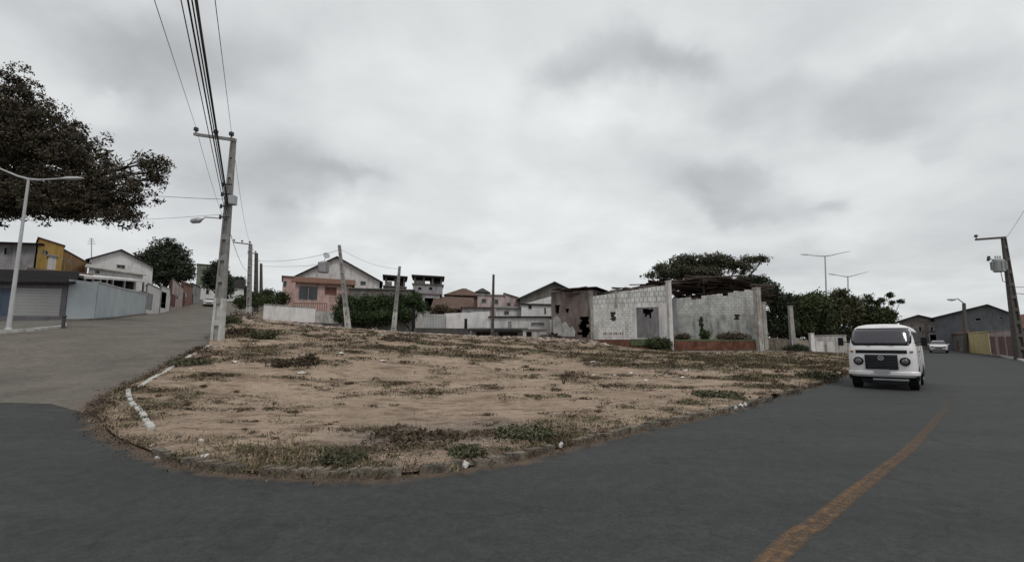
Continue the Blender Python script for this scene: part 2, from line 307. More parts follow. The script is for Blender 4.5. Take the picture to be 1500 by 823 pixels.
# ---- dirt lot
patches = []   # (x, y, rx, ry, strength) vegetation on the lot
def patch(px, py, rpx, ry, s=1.0):
    g = G(px, py); patches.append((g.x, g.y, rpx*g.y/F, ry, s))
for a in [(250,600,70,.7,.9),(200,625,70,.6,.8),(300,660,100,.35,.55),(380,672,130,.3,.7),(480,690,160,.25,.9),(600,672,130,.45,1.1),(690,655,110,.5,1.1),(560,640,60,.4,.55),(780,645,60,.35,.8),
          (640,690,90,.2,.9),(860,645,60,.3,.8),(960,622,70,.35,.8),(300,560,60,.9,.7),(280,585,90,.5,.6),(230,540,60,1.2,.8),(330,585,60,.4,.4),(420,535,60,.9,1.0),(330,525,60,1.4,.8),(380,520,60,1.5,1.0),(350,495,50,2.0,.9),
          (470,520,90,1.2,.8),(600,520,160,.9,.9),(760,516,170,.9,.9),(560,512,120,.9,.7),(900,516,140,1.4,.8),(545,570,60,.6,.8),(580,585,60,.5,.7),(640,560,25,.3,.5),(730,573,60,.5,.6),(790,560,70,.5,.7),(850,560,80,.4,.8),(900,556,70,.4,.6),
          (960,540,110,1.5,.9),(1050,530,130,1.6,.95),(1130,540,110,1.2,.9),(1200,535,80,1.5,.9),(1100,560,110,1.0,.9),(1000,575,100,.6,.6),(1040,600,110,.45,.9),(1150,575,80,.8,.9),(1170,560,80,1.0,.9),(880,530,90,1.5,.7),(700,525,60,.7,.6),
          (480,540,40,.4,.5),(400,560,60,.3,.3),(420,610,40,.25,.5),(500,605,50,.2,.4),(490,630,50,.25,.4),(380,590,50,.25,.5),(1090,515,140,1.4,.8),(730,505,180,.8,.5),(450,500,60,2,.45)]: patch(*a)
PA = np.array(patches)
def veg(xy):
    v = np.zeros(len(xy))
    for x, y, rx, ry, s in PA:
        q = ((xy[:,0]-x)/rx)**2+((xy[:,1]-y)/ry)**2; v = np.maximum(v, s*np.exp(-q))
    # roadside strip of weeds just inside the kerb
    d = np.sqrt(((xy[:, None]-edge_line[None])**2).sum(-1)).min(1)
    v = np.maximum(v*.9, .62*np.exp(-(d/.5)**2)); n1 = np.array([noise.fractal(Vector((x*.55, y*.9, 3)), 1.0, 2.0, 5) for x, y in xy]); n2 = np.array([noise.fractal(Vector((x*1.9, y*2.6, 8)), 1.0, 2.0, 3) for x, y in xy])
    v = v*(.8+.9*n1+.6*n2)+np.clip(n1*.9+n2*.7-.18, 0, .6)*.8
    v = v+.22*np.clip((xy[:,1]-19)/8, 0, 1)+.12*np.clip((xy[:,0]-5)/8, 0, 1)
    return np.clip(v, 0, 1)
def gravel(xy):
    v = np.zeros(len(xy))
    for px, py, rx, ry in ((620,650,110,.8),(700,640,60,.6),(560,660,60,.45),(1000,543,60,1.2)):
        g = G(px, py); v = np.maximum(v, np.exp(-((xy[:,0]-g.x)/(rx*g.y/F))**2-((xy[:,1]-g.y)/ry)**2))
    return np.clip(v*1.2, 0, .9)
def fbm(xy, s, o=4, seed=0):
    return np.array([noise.fractal(Vector((x*s, y*s, seed)), 1.0, 2.0, o) for x, y in xy])
def lot_z(xy):
    xy = np.asarray(xy); d = np.sqrt(((xy[:, None]-edge_line[None])**2).sum(-1)).min(1)
    return hza(xy)+.03+.10*np.clip(d/.5, 0, 1)+.05*np.clip(d/3, 0, 1)*fbm(xy, .45)+.03*np.clip(d, 0, 1)*fbm(xy, 2.5, 3, 5)
def lotz(x, y): return float(lot_z(np.array([(x, y)]))[0])
def dirt_mat():
    m = bpy.data.materials.new('lot_dirt'); m.use_nodes = True; t = m.node_tree; L = t.links; bs = t.nodes['Principled BSDF']
    geo = nd(t, 'ShaderNodeNewGeometry'); pos = geo.outputs['Position']
    def nz(s, det=8, ro=.65, st=None):
        n = nd(t, 'ShaderNodeTexNoise'); n.inputs['Scale'].default_value = s; n.inputs['Detail'].default_value = det; n.inputs['Roughness'].default_value = ro
        if st:
            mp = nd(t, 'ShaderNodeMapping'); mp.inputs['Scale'].default_value = st; L.new(pos, mp.inputs['Vector']); L.new(mp.outputs[0], n.inputs['Vector'])
        else: L.new(pos, n.inputs['Vector'])
        return n.outputs['Fac']
    def mr(v, a, b, c=0, d=1):
        n = nd(t, 'ShaderNodeMapRange'); n.inputs['From Min'].default_value = a; n.inputs['From Max'].default_value = b; n.inputs['To Min'].default_value = c; n.inputs['To Max'].default_value = d; L.new(v, n.inputs['Value']); return n.outputs[0]
    def mix(f, a, b, mode='MIX'):
        n = nd(t, 'ShaderNodeMix', data_type='RGBA', blend_type=mode)
        for i, v in ((0, f), (6, a), (7, b)):
            if hasattr(v, 'links'): L.new(v, n.inputs[i])
            else: n.inputs[i].default_value = v if i == 0 else (*v, 1)
        return n.outputs[2]
    c = mix(mr(nz(.5), .35, .65), (.215,.160,.118), (.35,.268,.200))
    c = mix(mr(nz(2.2, 9, .75), .42, .7, 0, .7), c, (.40,.315,.24))
    c = mix(mr(nz(1.1, 9, .75, (1, 2.2, 1)), .50, .62, 0, .8), c, (.105,.070,.048))
    at = nd(t, 'ShaderNodeAttribute', attribute_name='veg')
    ad = nd(t, 'ShaderNodeMath', operation='ADD'); L.new(at.outputs['Fac'], ad.inputs[0]); L.new(mr(nz(3.0, 9, .8, (1, 1.6, 1)), .3, .7, -.45, .45), ad.inputs[1])
    vc = mix(mr(nz(1.4), .4, .6), (.080,.068,.042), (.115,.088,.060))
    vc = mix(mr(nz(7, 5, .7), .5, .65, 0, .8), vc, (.045,.042,.026))
    c = mix(mr(ad.outputs[0], .30, .72, 0, .8), c, vc)
    gp = nd(t, 'ShaderNodeAttribute', attribute_name='gravel'); ga = nd(t, 'ShaderNodeMath', operation='MULTIPLY'); L.new(gp.outputs['Fac'], ga.inputs[0]); L.new(mr(nz(4, 8, .8), .35, .6), ga.inputs[1]); c = mix(ga.outputs[0], c, mix(mr(nz(25, 4, .7), .4, .6), (.085,.072,.072), (.17,.15,.148)))
    c = mix(mr(nz(5.5, 7, .8, (1,1.7,1)), .53, .62, 0, .7), c, (.085,.060,.042)); c = mix(mr(nz(28, 4, .7), .54, .66, 0, .6), c, (.06,.045,.033))
    c = mix(mr(nz(45, 3, .6), .66, .72, 0, .6), c, (.5,.45,.4))
    L.new(c, bs.inputs['Base Color']); bs.inputs['Roughness'].default_value = .95; bs.inputs['Specular IOR Level'].default_value = .1
    bp = nd(t, 'ShaderNodeBump'); bp.inputs['Strength'].default_value = .8; bp.inputs['Distance'].default_value = .04; L.new(nz(9, 8, .75), bp.inputs['Height']); L.new(bp.outputs[0], bs.inputs['Normal'])
    return m
M_DIRT = dirt_mat()
lot_poly = front + tip[1:] + [tuple(Hp(330,30)[:2]), tuple(Hp(352,52)[:2])] + [street_r[1], (-36,66), (-10,70), (20,66), (40,68), (58,70)]
stl = lambda p: .28 if p.y < 16 else (.5 if p.y < 30 else 1.2)
_, lxy, lz = sheet('dirt_lot', lot_poly, lot_z, M_DIRT, stl, attr=lambda xy: {'veg': veg(xy), 'gravel': gravel(xy)})
bpy.data.objects['dirt_lot']['kind'] = 'structure'
# point in polygon
def inpoly(xy, poly):
    x, y = xy[:,0], xy[:,1]; r = np.zeros(len(xy), bool); n = len(poly)
    for i in range(n):
        x1, y1 = poly[i][:2]; x2, y2 = poly[(i+1) % n][:2]
        c = ((y1 > y) != (y2 > y)) & (x < (x2-x1)*(y-y1)/((y2-y1) if y2 != y1 else 1e-9)+x1); r ^= c
    return r
# ------------------------------------------------------------------ weeds, grass (nobody could count them)
def blades(name, n, cond, hmin, hmax, m, spread=.10, per=9, width=.012, zf=None, ymax=60):
    # sample positions denser near the camera
    pts = []
    while sum(len(p) for p in pts) < n:
        D = 4.6*np.exp(rng.random(n*2)*math.log(ymax/4.6)); px = rng.uniform(120, 1320, n*2); xy = np.column_stack([(px-750)/F*D, D])
        xy = xy[inpoly(xy, lot_poly)]; xy = xy[cond(xy)]; pts.append(xy)
    xy = np.concatenate(pts)[:n]; z = lot_z(xy); V = []; Fc = []
    N = n*per; base = np.repeat(xy, per, 0)+rng.normal(0, spread, (N, 2)); bz = np.repeat(z, per)-.01
    sc = np.repeat(np.clip(xy[:,1]/14, .75, 3.0), per)   # farther tufts are drawn as larger, fewer blades
    h = rng.uniform(hmin, hmax, N)*np.minimum(sc, 1.5); a = rng.uniform(0, 2*math.pi, N); lean = rng.uniform(.1, .9, N)*h; w = width*sc*rng.uniform(.6, 1.4, N)
    p0 = np.column_stack([base[:,0]-np.sin(a)*w, base[:,1]+np.cos(a)*w, bz]); p1 = np.column_stack([base[:,0]+np.sin(a)*w, base[:,1]-np.cos(a)*w, bz])
    p2 = np.column_stack([base[:,0]+np.cos(a)*lean, base[:,1]+np.sin(a)*lean, bz+h])
    V = np.stack([p0, p1, p2], 1).reshape(-1, 3); T = np.arange(3*N).reshape(-1, 3)
    o = npmesh(name, V, T, m); return o
m_g1 = mat('dry_grass_blades', (.24,.19,.115), dark=(.11,.09,.055), scale=1.2, rnd=.5, spec=.1); m_g2 = mat('green_weed_blades', (.13,.125,.065), dark=(.07,.07,.038), scale=1.5, rnd=.5, spec=.1)
m_g3 = mat('dead_weed_blades', (.115,.078,.055), dark=(.06,.042,.033), scale=1.2, rnd=.5, spec=.1)
vr = lambda xy, k: rng.random(len(xy)) < np.clip(veg(xy)*k-.18, 0, 1)
tag(blades('dry_grass', 3000, lambda xy: vr(xy, .95), .02, .085, m_g1, spread=.14), 'dry straw coloured grass on the dirt lot', 'grass', kind='stuff')
tag(blades('green_weeds', 2600, lambda xy: vr(xy, .9) & (np.array([noise.noise(Vector((x*.5, y*.5, 9))) for x, y in xy]) > -.12), .02, .07, m_g2, spread=.15), 'low green weeds on the dirt lot', 'weeds', kind='stuff')
tag(blades('dead_weeds', 2600, lambda xy: vr(xy, .85), .02, .08, m_g3, spread=.16), 'dead brown weeds on the dirt lot', 'weeds', kind='stuff')
def creepers(name, nc, cond, m, rmin, rmax, per, size, ymax=45):
    pts = []
    while sum(len(p) for p in pts) < nc:
        D = 4.7*np.exp(rng.random(nc*2)*math.log(ymax/4.7)); px = rng.uniform(130, 1300, nc*2); xy = np.column_stack([(px-750)/F*D, D]); xy = xy[inpoly(xy, lot_poly)]; xy = xy[cond(xy)]; pts.append(xy)
    xy = np.concatenate(pts)[:nc]; sc = np.clip(xy[:,1]/11, .55, 2.4); r = rng.uniform(rmin, rmax, nc)*sc; N = nc*per
    a = rng.uniform(0, 6.283, N); q = np.sqrt(rng.random(N))*np.repeat(r, per)*rng.uniform(.5, 1.2, N); px_ = np.repeat(xy[:,0], per)+np.cos(a)*q*1.5; py_ = np.repeat(xy[:,1], per)+np.sin(a)*q; z = np.repeat(lot_z(xy), per)+rng.uniform(.0, .05, N)*np.repeat(sc, per)
    p = np.column_stack([px_, py_, z]); d = rng.normal(size=(N, 3))*np.array([1,1,.5]); d /= np.linalg.norm(d, axis=1)[:, None]; e = np.cross(d, rng.normal(size=(N, 3))*np.array([.5,.5,1])); e /= np.linalg.norm(e, axis=1)[:, None]
    s_ = size*rng.uniform(.5, 1.4, N)[:, None]*np.repeat(sc, per)[:, None]; Q = np.stack([p-d*s_, p+e*s_*.6, p+d*s_, p-e*s_*.6], 1).reshape(-1, 3); return npmesh(name, Q, np.arange(4*N).reshape(-1, 4), m)
m_c1 = mat('brown_creeper_leaves', (.095,.068,.048), dark=(.05,.038,.029), scale=1.3, rnd=.45, spec=.1); m_c2 = mat('green_creeper_leaves', (.115,.112,.062), dark=(.06,.062,.036), scale=1.3, rnd=.4, spec=.1)
nzz = lambda xy, k, o: np.array([noise.noise(Vector((x*k, y*k*1.5, o))) for x, y in xy])
tag(creepers('creeping_weeds', 900, lambda xy: rng.random(len(xy)) < np.clip(veg(xy)*.7+np.clip(nzz(xy, .9, 20)*1.2-.15, 0, .8), 0, 1)*np.clip(.35+2.2*nzz(xy, .28, 50)+veg(xy), 0, 1), m_c1, .05, .30, 60, .02), 'flat brown creeping weeds spreading in small patches over the dirt lot', 'weeds', kind='stuff')
tag(creepers('creeping_weeds', 650, lambda xy: rng.random(len(xy)) < np.clip(veg(xy)*.9+np.clip(nzz(xy, .7, 40)*1.1-.3, 0, .8), 0, 1)*np.clip(.3+2.0*nzz(xy, .3, 70)+veg(xy), 0, 1), m_c2, .05, .22, 46, .02), 'flat dull green creeping weeds spreading over the dirt lot', 'weeds', kind='stuff')
OUTS = -1.0; fl_ = np.array(smooth_line(front+tip[1:], 2)); k_ = rng.integers(0, len(fl_)-1, 900); tt = rng.random((900, 1)); bp_ = fl_[k_]*(1-tt)+fl_[k_+1]*tt; tg = fl_[k_+1]-fl_[k_]; tg /= np.linalg.norm(tg, axis=1)[:, None]+1e-9
ctr = bp_+np.column_stack([-tg[:,1], tg[:,0]])*rng.normal(.04, .12, (900, 1)); scd = np.clip(ctr[:,1]/11, .5, 2.2); Nd = 900*16
p_ = np.repeat(ctr, 16, 0)+rng.normal(0, .06, (Nd, 2))*np.repeat(scd, 16)[:, None]; zz_ = hza(p_)+rng.uniform(.01, .09, Nd); p_ = np.column_stack([p_, zz_]); d_ = rng.normal(size=(Nd, 3))*np.array([1,1,.4]); d_ /= np.linalg.norm(d_, axis=1)[:, None]; e_ = np.cross(d_, rng.normal(size=(Nd, 3))); e_ /= np.linalg.norm(e_, axis=1)[:, None]; s2 = .016*rng.uniform(.5, 1.5, (Nd, 1))*np.repeat(scd, 16)[:, None]
tag(npmesh('edge_debris', np.stack([p_-d_*s2, p_+e_*s2*.6, p_+d_*s2, p_-e_*s2*.6], 1).reshape(-1, 3), np.arange(4*Nd).reshape(-1, 4), m_c1), 'dead leaves and weeds gathered along the kerb of the dirt lot', 'leaf debris', kind='stuff')
# pebbles and rubble grit
def grit(name, n, cond, smin, smax, m, zf=lot_z, region=None):
    pts = []
    while sum(len(p) for p in pts) < n:
        D = 4.6*np.exp(rng.random(n*3)*math.log(60/4.6)); px = rng.uniform(120, 1320, n*3); xy = np.column_stack([(px-750)/F*D, D])
        xy = xy[inpoly(xy, lot_poly)]; xy = xy[cond(xy)]; pts.append(xy)
    xy = np.concatenate(pts)[:n]; z = zf(xy); s = rng.uniform(smin, smax, n)*np.clip(xy[:,1]/12, .8, 2.5)
    o8 = np.array([(-1,-1,-1),(1,-1,-1),(1,1,-1),(-1,1,-1),(-.6,-.7,.6),(.7,-.5,.5),(.5,.7,.7),(-.7,.5,.4)], float)
    a = rng.uniform(0, 6.28, n); V = []
    J = o8[None]*rng.uniform(.5, 1.2, (n, 8, 3)); J[:,:,2] *= .6
    ca, sa = np.cos(a)[:, None], np.sin(a)[:, None]
    X = (J[:,:,0]*ca-J[:,:,1]*sa)*s[:, None]+xy[:,0:1]; Y = (J[:,:,0]*sa+J[:,:,1]*ca)*s[:, None]+xy[:,1:2]; Z = J[:,:,2]*s[:, None]+z[:, None]+.2*s[:, None]
    V = np.stack([X, Y, Z], 2).reshape(-1, 3); q = np.array([(3,2,1,0),(4,5,6,7),(0,1,5,4),(1,2,6,5),(2,3,7,6),(3,0,4,7)])
    Fq = (q[None]+np.arange(n)[:, None, None]*8).reshape(-1, 4); return npmesh(name, V, Fq, m)
m_st = mat('stone', (.26,.22,.18), var=.5, scale=3, rnd=.45); m_rub = mat('rubble', (.30,.24,.20), var=.5, scale=2, rnd=.5)
def dist_edge(xy): return np.sqrt(((xy[:, None]-edge_line[None])**2).sum(-1)).min(1)
tag(grit('gravel', 1500, lambda xy: (rng.random(len(xy)) < np.where(dist_edge(xy) < .8, 1, .13)), .008, .028, m_st), 'loose gravel and small stones strewn along the lot edge', 'gravel', kind='stuff')
tag(grit('rubble', 900, lambda xy: (xy[:,1] > 34) & (xy[:,1] < 49) & (xy[:,0] < 8) & (xy[:,1] > 40-.0*xy[:,0]), .04, .13, m_rub), 'broken rubble spread in front of the far white walls', 'rubble', kind='stuff')
# ------------------------------------------------------------------ kerbs
def ribbon(name, line, w, h, m, zf, lab=None, jitter=0.0, skip=None, side=0.0):
    mb = MB(); L = [Vector(p[:2]) for p in line]
    q = []
    for i, p in enumerate(L):
        t = (L[min(i+1, len(L)-1)]-L[max(i-1, 0)]).normalized(); n = Vector((t.y, -t.x)); z = zf(p.x, p.y); c = p+n*side
        q.append((c-n*w/2, c+n*w/2, z))
    for i in range(len(q)-1):
        if skip and skip(i): continue
        a, b, z = q[i]; c, d, z2 = q[i+1]; j = random.uniform(-jitter, jitter)
        mb.hexa([(a.x,a.y,z-.15),(c.x,c.y,z2-.15),(d.x,d.y,z2-.15),(b.x,b.y,z-.15),(a.x,a.y,z+h+j),(c.x,c.y,z2+h+j),(d.x,d.y,z2+h+j),(b.x,b.y,z+h+j)][::1])
    return mb.build(name, m)
kb = ribbon('kerb', smooth_line(front, 4), .11, .088, M['kerb'], hz, jitter=.016, skip=lambda i: noise.noise(Vector((i*.11, 0, 0))) > .2 or i > 232, side=0.0); kb['kind'] = 'structure'
# white painted kerb stones along the tip of the lot, each a block of its own
wk_px = [(318,504),(308,509),(297,515),(283,523),(270,531),(258,539),(246,547),(233,555),(219,563),(205,571),(196,578)]
wk = [G(*p) for p in wk_px]
for i in range(len(wk)-1):
    a, b = wk[i], wk[i+1]; d = b-a; ln = d.length*(.94 if i not in (1, 3) else .55); c = (a+b)/2; mb = MB(); rz = math.atan2(d.y, d.x)
    nn = Vector((-d.y, d.x, 0)).normalized()*.06; e = d*(.5*ln/d.length); hh = random.uniform(.09, .13)
    q = [c-e-nn, c+e-nn, c+e+nn, c-e+nn]; mb.hexa([p+Vector((0,0,-.15)) for p in q]+[p+Vector((0,0,hh)) for p in q]); o = mb.build('kerb_stone', M['whitepaint'], org=(c.x, c.y, c.z), bevel=.01)
    tag(o, 'white kerb stone in the straight broken row below the tall leaning power pole', 'kerb stone', 'white kerb stones below the pole')
br = [G(*p) for p in [(188,578),(187,588),(190,598),(197,607),(204,616),(209,624),(214,632),(220,641)]]
for i in range(len(br)-1):
    a, b = br[i], br[i+1]; d = b-a; c = (a+b)/2; c.z = max(c.z, lotz(c.x, c.y))+.02; c.x += random.uniform(-.04,.04); nn = Vector((-d.y, d.x, 0)).normalized()*random.uniform(.035, .06); e = d*random.uniform(.30, .48); hh = random.uniform(.0, .04); t_ = random.uniform(-.02, .02)
    q = [c-e-nn, c+e-nn*random.uniform(.8,1.1), c+e+nn*random.uniform(.7,1.1), c-e+nn]; mb = MB(); mb.hexa([p+Vector((0,0,-.12)) for p in q]+[q[0]+Vector((0,0,hh+t_)), q[1]+Vector((0,0,hh)), q[2]+Vector((0,0,hh-t_)), q[3]+Vector((0,0,hh))]); o = mb.build('kerb_stone', M['whitepaint'], org=(c.x, c.y, c.z), bevel=.025)
    tag(o, 'broken lump of white painted kerb lying tilted around the rounded tip of the lot', 'kerb stone', 'broken kerb lumps at the tip')
for px, py, s in [(225,664,.10),(229,673,.11),(236,672,.12),(244,668,.14),(222,660,.08),(293,660,.13),(300,677,.2),(232,579,.12),(278,546,.16),(279,527,.1)]:
    s *= .6; g = G(px, py); mb = MB(); a_ = random.uniform(0, 3); zl_ = max(g.z, lotz(g.x, g.y)) if inpoly(np.array([(g.x, g.y)]), lot_poly)[0] else g.z; q = [Vector((g.x+math.cos(a_+k*1.57)*s*random.uniform(.45,.9), g.y+math.sin(a_+k*1.57)*s*random.uniform(.35,.7), zl_-.02)) for k in range(4)]; mb.hexa(q+[x.lerp(Vector((g.x, g.y, x.z)), random.uniform(.05,.25))+Vector((0,0,random.uniform(.03,.06))) for x in q]); o = mb.build('stone_chunk', M['whitepaint'], org=(g.x, g.y, g.z), bevel=.02)
    tag(o, 'small pale chunk of broken concrete lying at the left end of the lot', 'stone', 'pale chunks at the lot edge')
# scraps of litter
def litter(px, py, s, lab, grp, m=None):
    g = G(px, py, .1); mb = MB(); n = 7; top = []
    for k in range(n):
        a = 2*math.pi*k/n; r = .55*s*random.uniform(.4, 1); top.append((g.x+math.cos(a)*r*1.5, g.y+math.sin(a)*r, lotz(g.x, g.y)+random.uniform(.015, .06)))
    c = (g.x, g.y, lotz(g.x, g.y)+.09); 
    mb.add(top+[c], [(k, (k+1) % n, n) for k in range(n)]); mb.add([(x, y, z-.02) for x, y, z in top], [tuple(range(n))[::-1]])
    tag(mb.build('litter', m or M['offwhite'], org=(g.x, g.y, g.z)), lab, 'litter', grp)
for a in [(1085,597,.09),(1092,594,.08),(1078,599,.06),(680,684,.07),(822,655,.06)]: litter(*a, 'white crumpled litter lying against the kerb of the main road', 'white litter by the kerb')
for a in [(870,532,.28),(1053,518,.3),(1062,519,.25),(1144,532,.25),(557,492,.5),(615,486,.5),(442,550,.22),(560,531,.25),(344,532,.2),(500,520,.22),(925,550,.15),(1000,556,.2),(900,552,.15),(946,560,.14),(870,553,.16),(1005,545,.18)]:
    litter(*a, 'pale scrap of litter lying among the weeds in the middle of the dirt lot', 'pale scraps on the lot')
# ------------------------------------------------------------------ sidewalks
def slabpoly(name, pts, h, m, kind='structure'):
    mb = MB(); n = len(pts); cx = sum(p[0] for p in pts)/n; cy = sum(p[1] for p in pts)/n
    top = [(p[0], p[1], hz(p[0], p[1])+h) for p in pts]; bot = [(p[0], p[1], hz(p[0], p[1])-.3) for p in pts]
    mb.add(top+bot, [tuple(range(n))]+[(i, n+i, n+(i+1) % n, (i+1) % n) for i in range(n)]); o = mb.build(name, m); o['kind'] = kind; return o
m_pave = mat('pavement_concrete', (.155,.145,.13), var=.35, scale=1.2, stain=.5, bump=.3)
kl = [g2(-140,500), g2(-60,494), g2(0,489), g2(50,485), g2(94,480)]
slabpoly('pavement', kl+[tuple(Hp(90,28.6)[:2]), tuple(Hp(0,27.6)[:2]), tuple(Hp(-140,26.5)[:2])], .10, m_pave)
for i in range(len(kl)-1):
    k = ribbon('kerb', [Vector(kl[i])*(1-j/4)+Vector(kl[i+1])*j/4 for j in range(5)], .16, .13, M['whitepaint'], hz, side=-.0); k['kind'] = 'structure'
k = ribbon('kerb', [Vector(kl[-1])*(1-j/4)+Vector(Hp(90,28.6)[:2])*j/4 for j in range(5)], .16, .13, M['whitepaint'], hz); k['kind'] = 'structure'
k2 = [tuple(Hp(70,29.2)[:2]), tuple(Hp(134,31)[:2]), tuple(Hp(170,38)[:2]), tuple(Hp(207,48)[:2])]
k = ribbon('kerb', smooth_line(k2, 5), .5, .10, m_pave, hz); k['kind'] = 'structure'
rE = smooth_line(rightE, 6)
rs = [p for p in rE]; rs2 = offset(rE, 2.2)
mb = MB()
for i in range(len(rs)-1):
    a, b, c, d = rs[i], rs[i+1], rs2[i+1], rs2[i]; q = [a, d, c, b]
    mb.hexa([(p[0], p[1], hz(*p)-.2) for p in q]+[(p[0], p[1], hz(*p)+.13) for p in q])
mb.build('pavement', m_pave)['kind'] = 'structure'
k = ribbon('kerb', rE, .15, .145, M['whitepaint'], hz, side=-.08); k['kind'] = 'structure'
# centre line (worn ochre paint on the asphalt)
def line_mat():
    m = bpy.data.materials.new('worn_yellow_line'); m.use_nodes = True; t = m.node_tree; L = t.links; bs = t.nodes['Principled BSDF']
    geo = nd(t, 'ShaderNodeNewGeometry'); n = nd(t, 'ShaderNodeTexNoise'); n.inputs['Scale'].default_value = 7; n.inputs['Detail'].default_value = 10; n.inputs['Roughness'].default_value = .9; L.new(geo.outputs['Position'], n.inputs['Vector'])
    mr = nd(t, 'ShaderNodeMapRange'); mr.inputs['From Min'].default_value = .40; mr.inputs['From Max'].default_value = .58; mr.inputs['To Min'].default_value = .22; L.new(n.outputs['Fac'], mr.inputs['Value'])
    at = nd(t, 'ShaderNodeAttribute', attribute_name='core'); mu = nd(t, 'ShaderNodeMath', operation='MULTIPLY'); L.new(mr.outputs[0], mu.inputs[0]); L.new(at.outputs['Fac'], mu.inputs[1])
    mx = nd(t, 'ShaderNodeMix', data_type='RGBA'); mx.inputs[6].default_value = (.11,.062,.040,1); mx.inputs[7].default_value = (.19,.108,.048,1); L.new(mr.outputs[0], mx.inputs[0])
    L.new(mx.outputs[2], bs.inputs['Base Color']); L.new(mu.outputs[0], bs.inputs['Alpha']); bs.inputs['Roughness'].default_value = .85; return m
cl = [p for p in smooth_line(centre, 12) if p[1] < 17]; V = []; core = []; Q = []
prof = [(-.12,0),(-.095,.7),(-.07,1),(-.03,.95),(-.008,.7),(.012,.7),(.035,.95),(.075,.85),(.1,.5),(.12,0)]
for i in range(len(cl)):
    a = Vector(cl[max(i-1, 0)]); b = Vector(cl[min(i+1, len(cl)-1)]); t = (b-a).normalized(); nr = Vector((t.y, -t.x)); wd = float(np.interp(cl[i][1], [3, 6, 12], [.85, .68, .6]))
    for o, c in prof:
        p = Vector(cl[i])+nr*o*wd; V.append((p.x, p.y, hz(p.x, p.y)+.006)); y = cl[i][1]; core.append(c*float(np.interp(y, [4, 7, 11, 16], [.85, .6, .3, 0.0])))
np_ = len(prof)
for i in range(len(cl)-1):
    for j in range(np_-1): Q.append((i*np_+j, i*np_+j+1, (i+1)*np_+j+1, (i+1)*np_+j))
npmesh('road_marking', V, Q, line_mat(), attr={'core': core})['kind'] = 'structure'
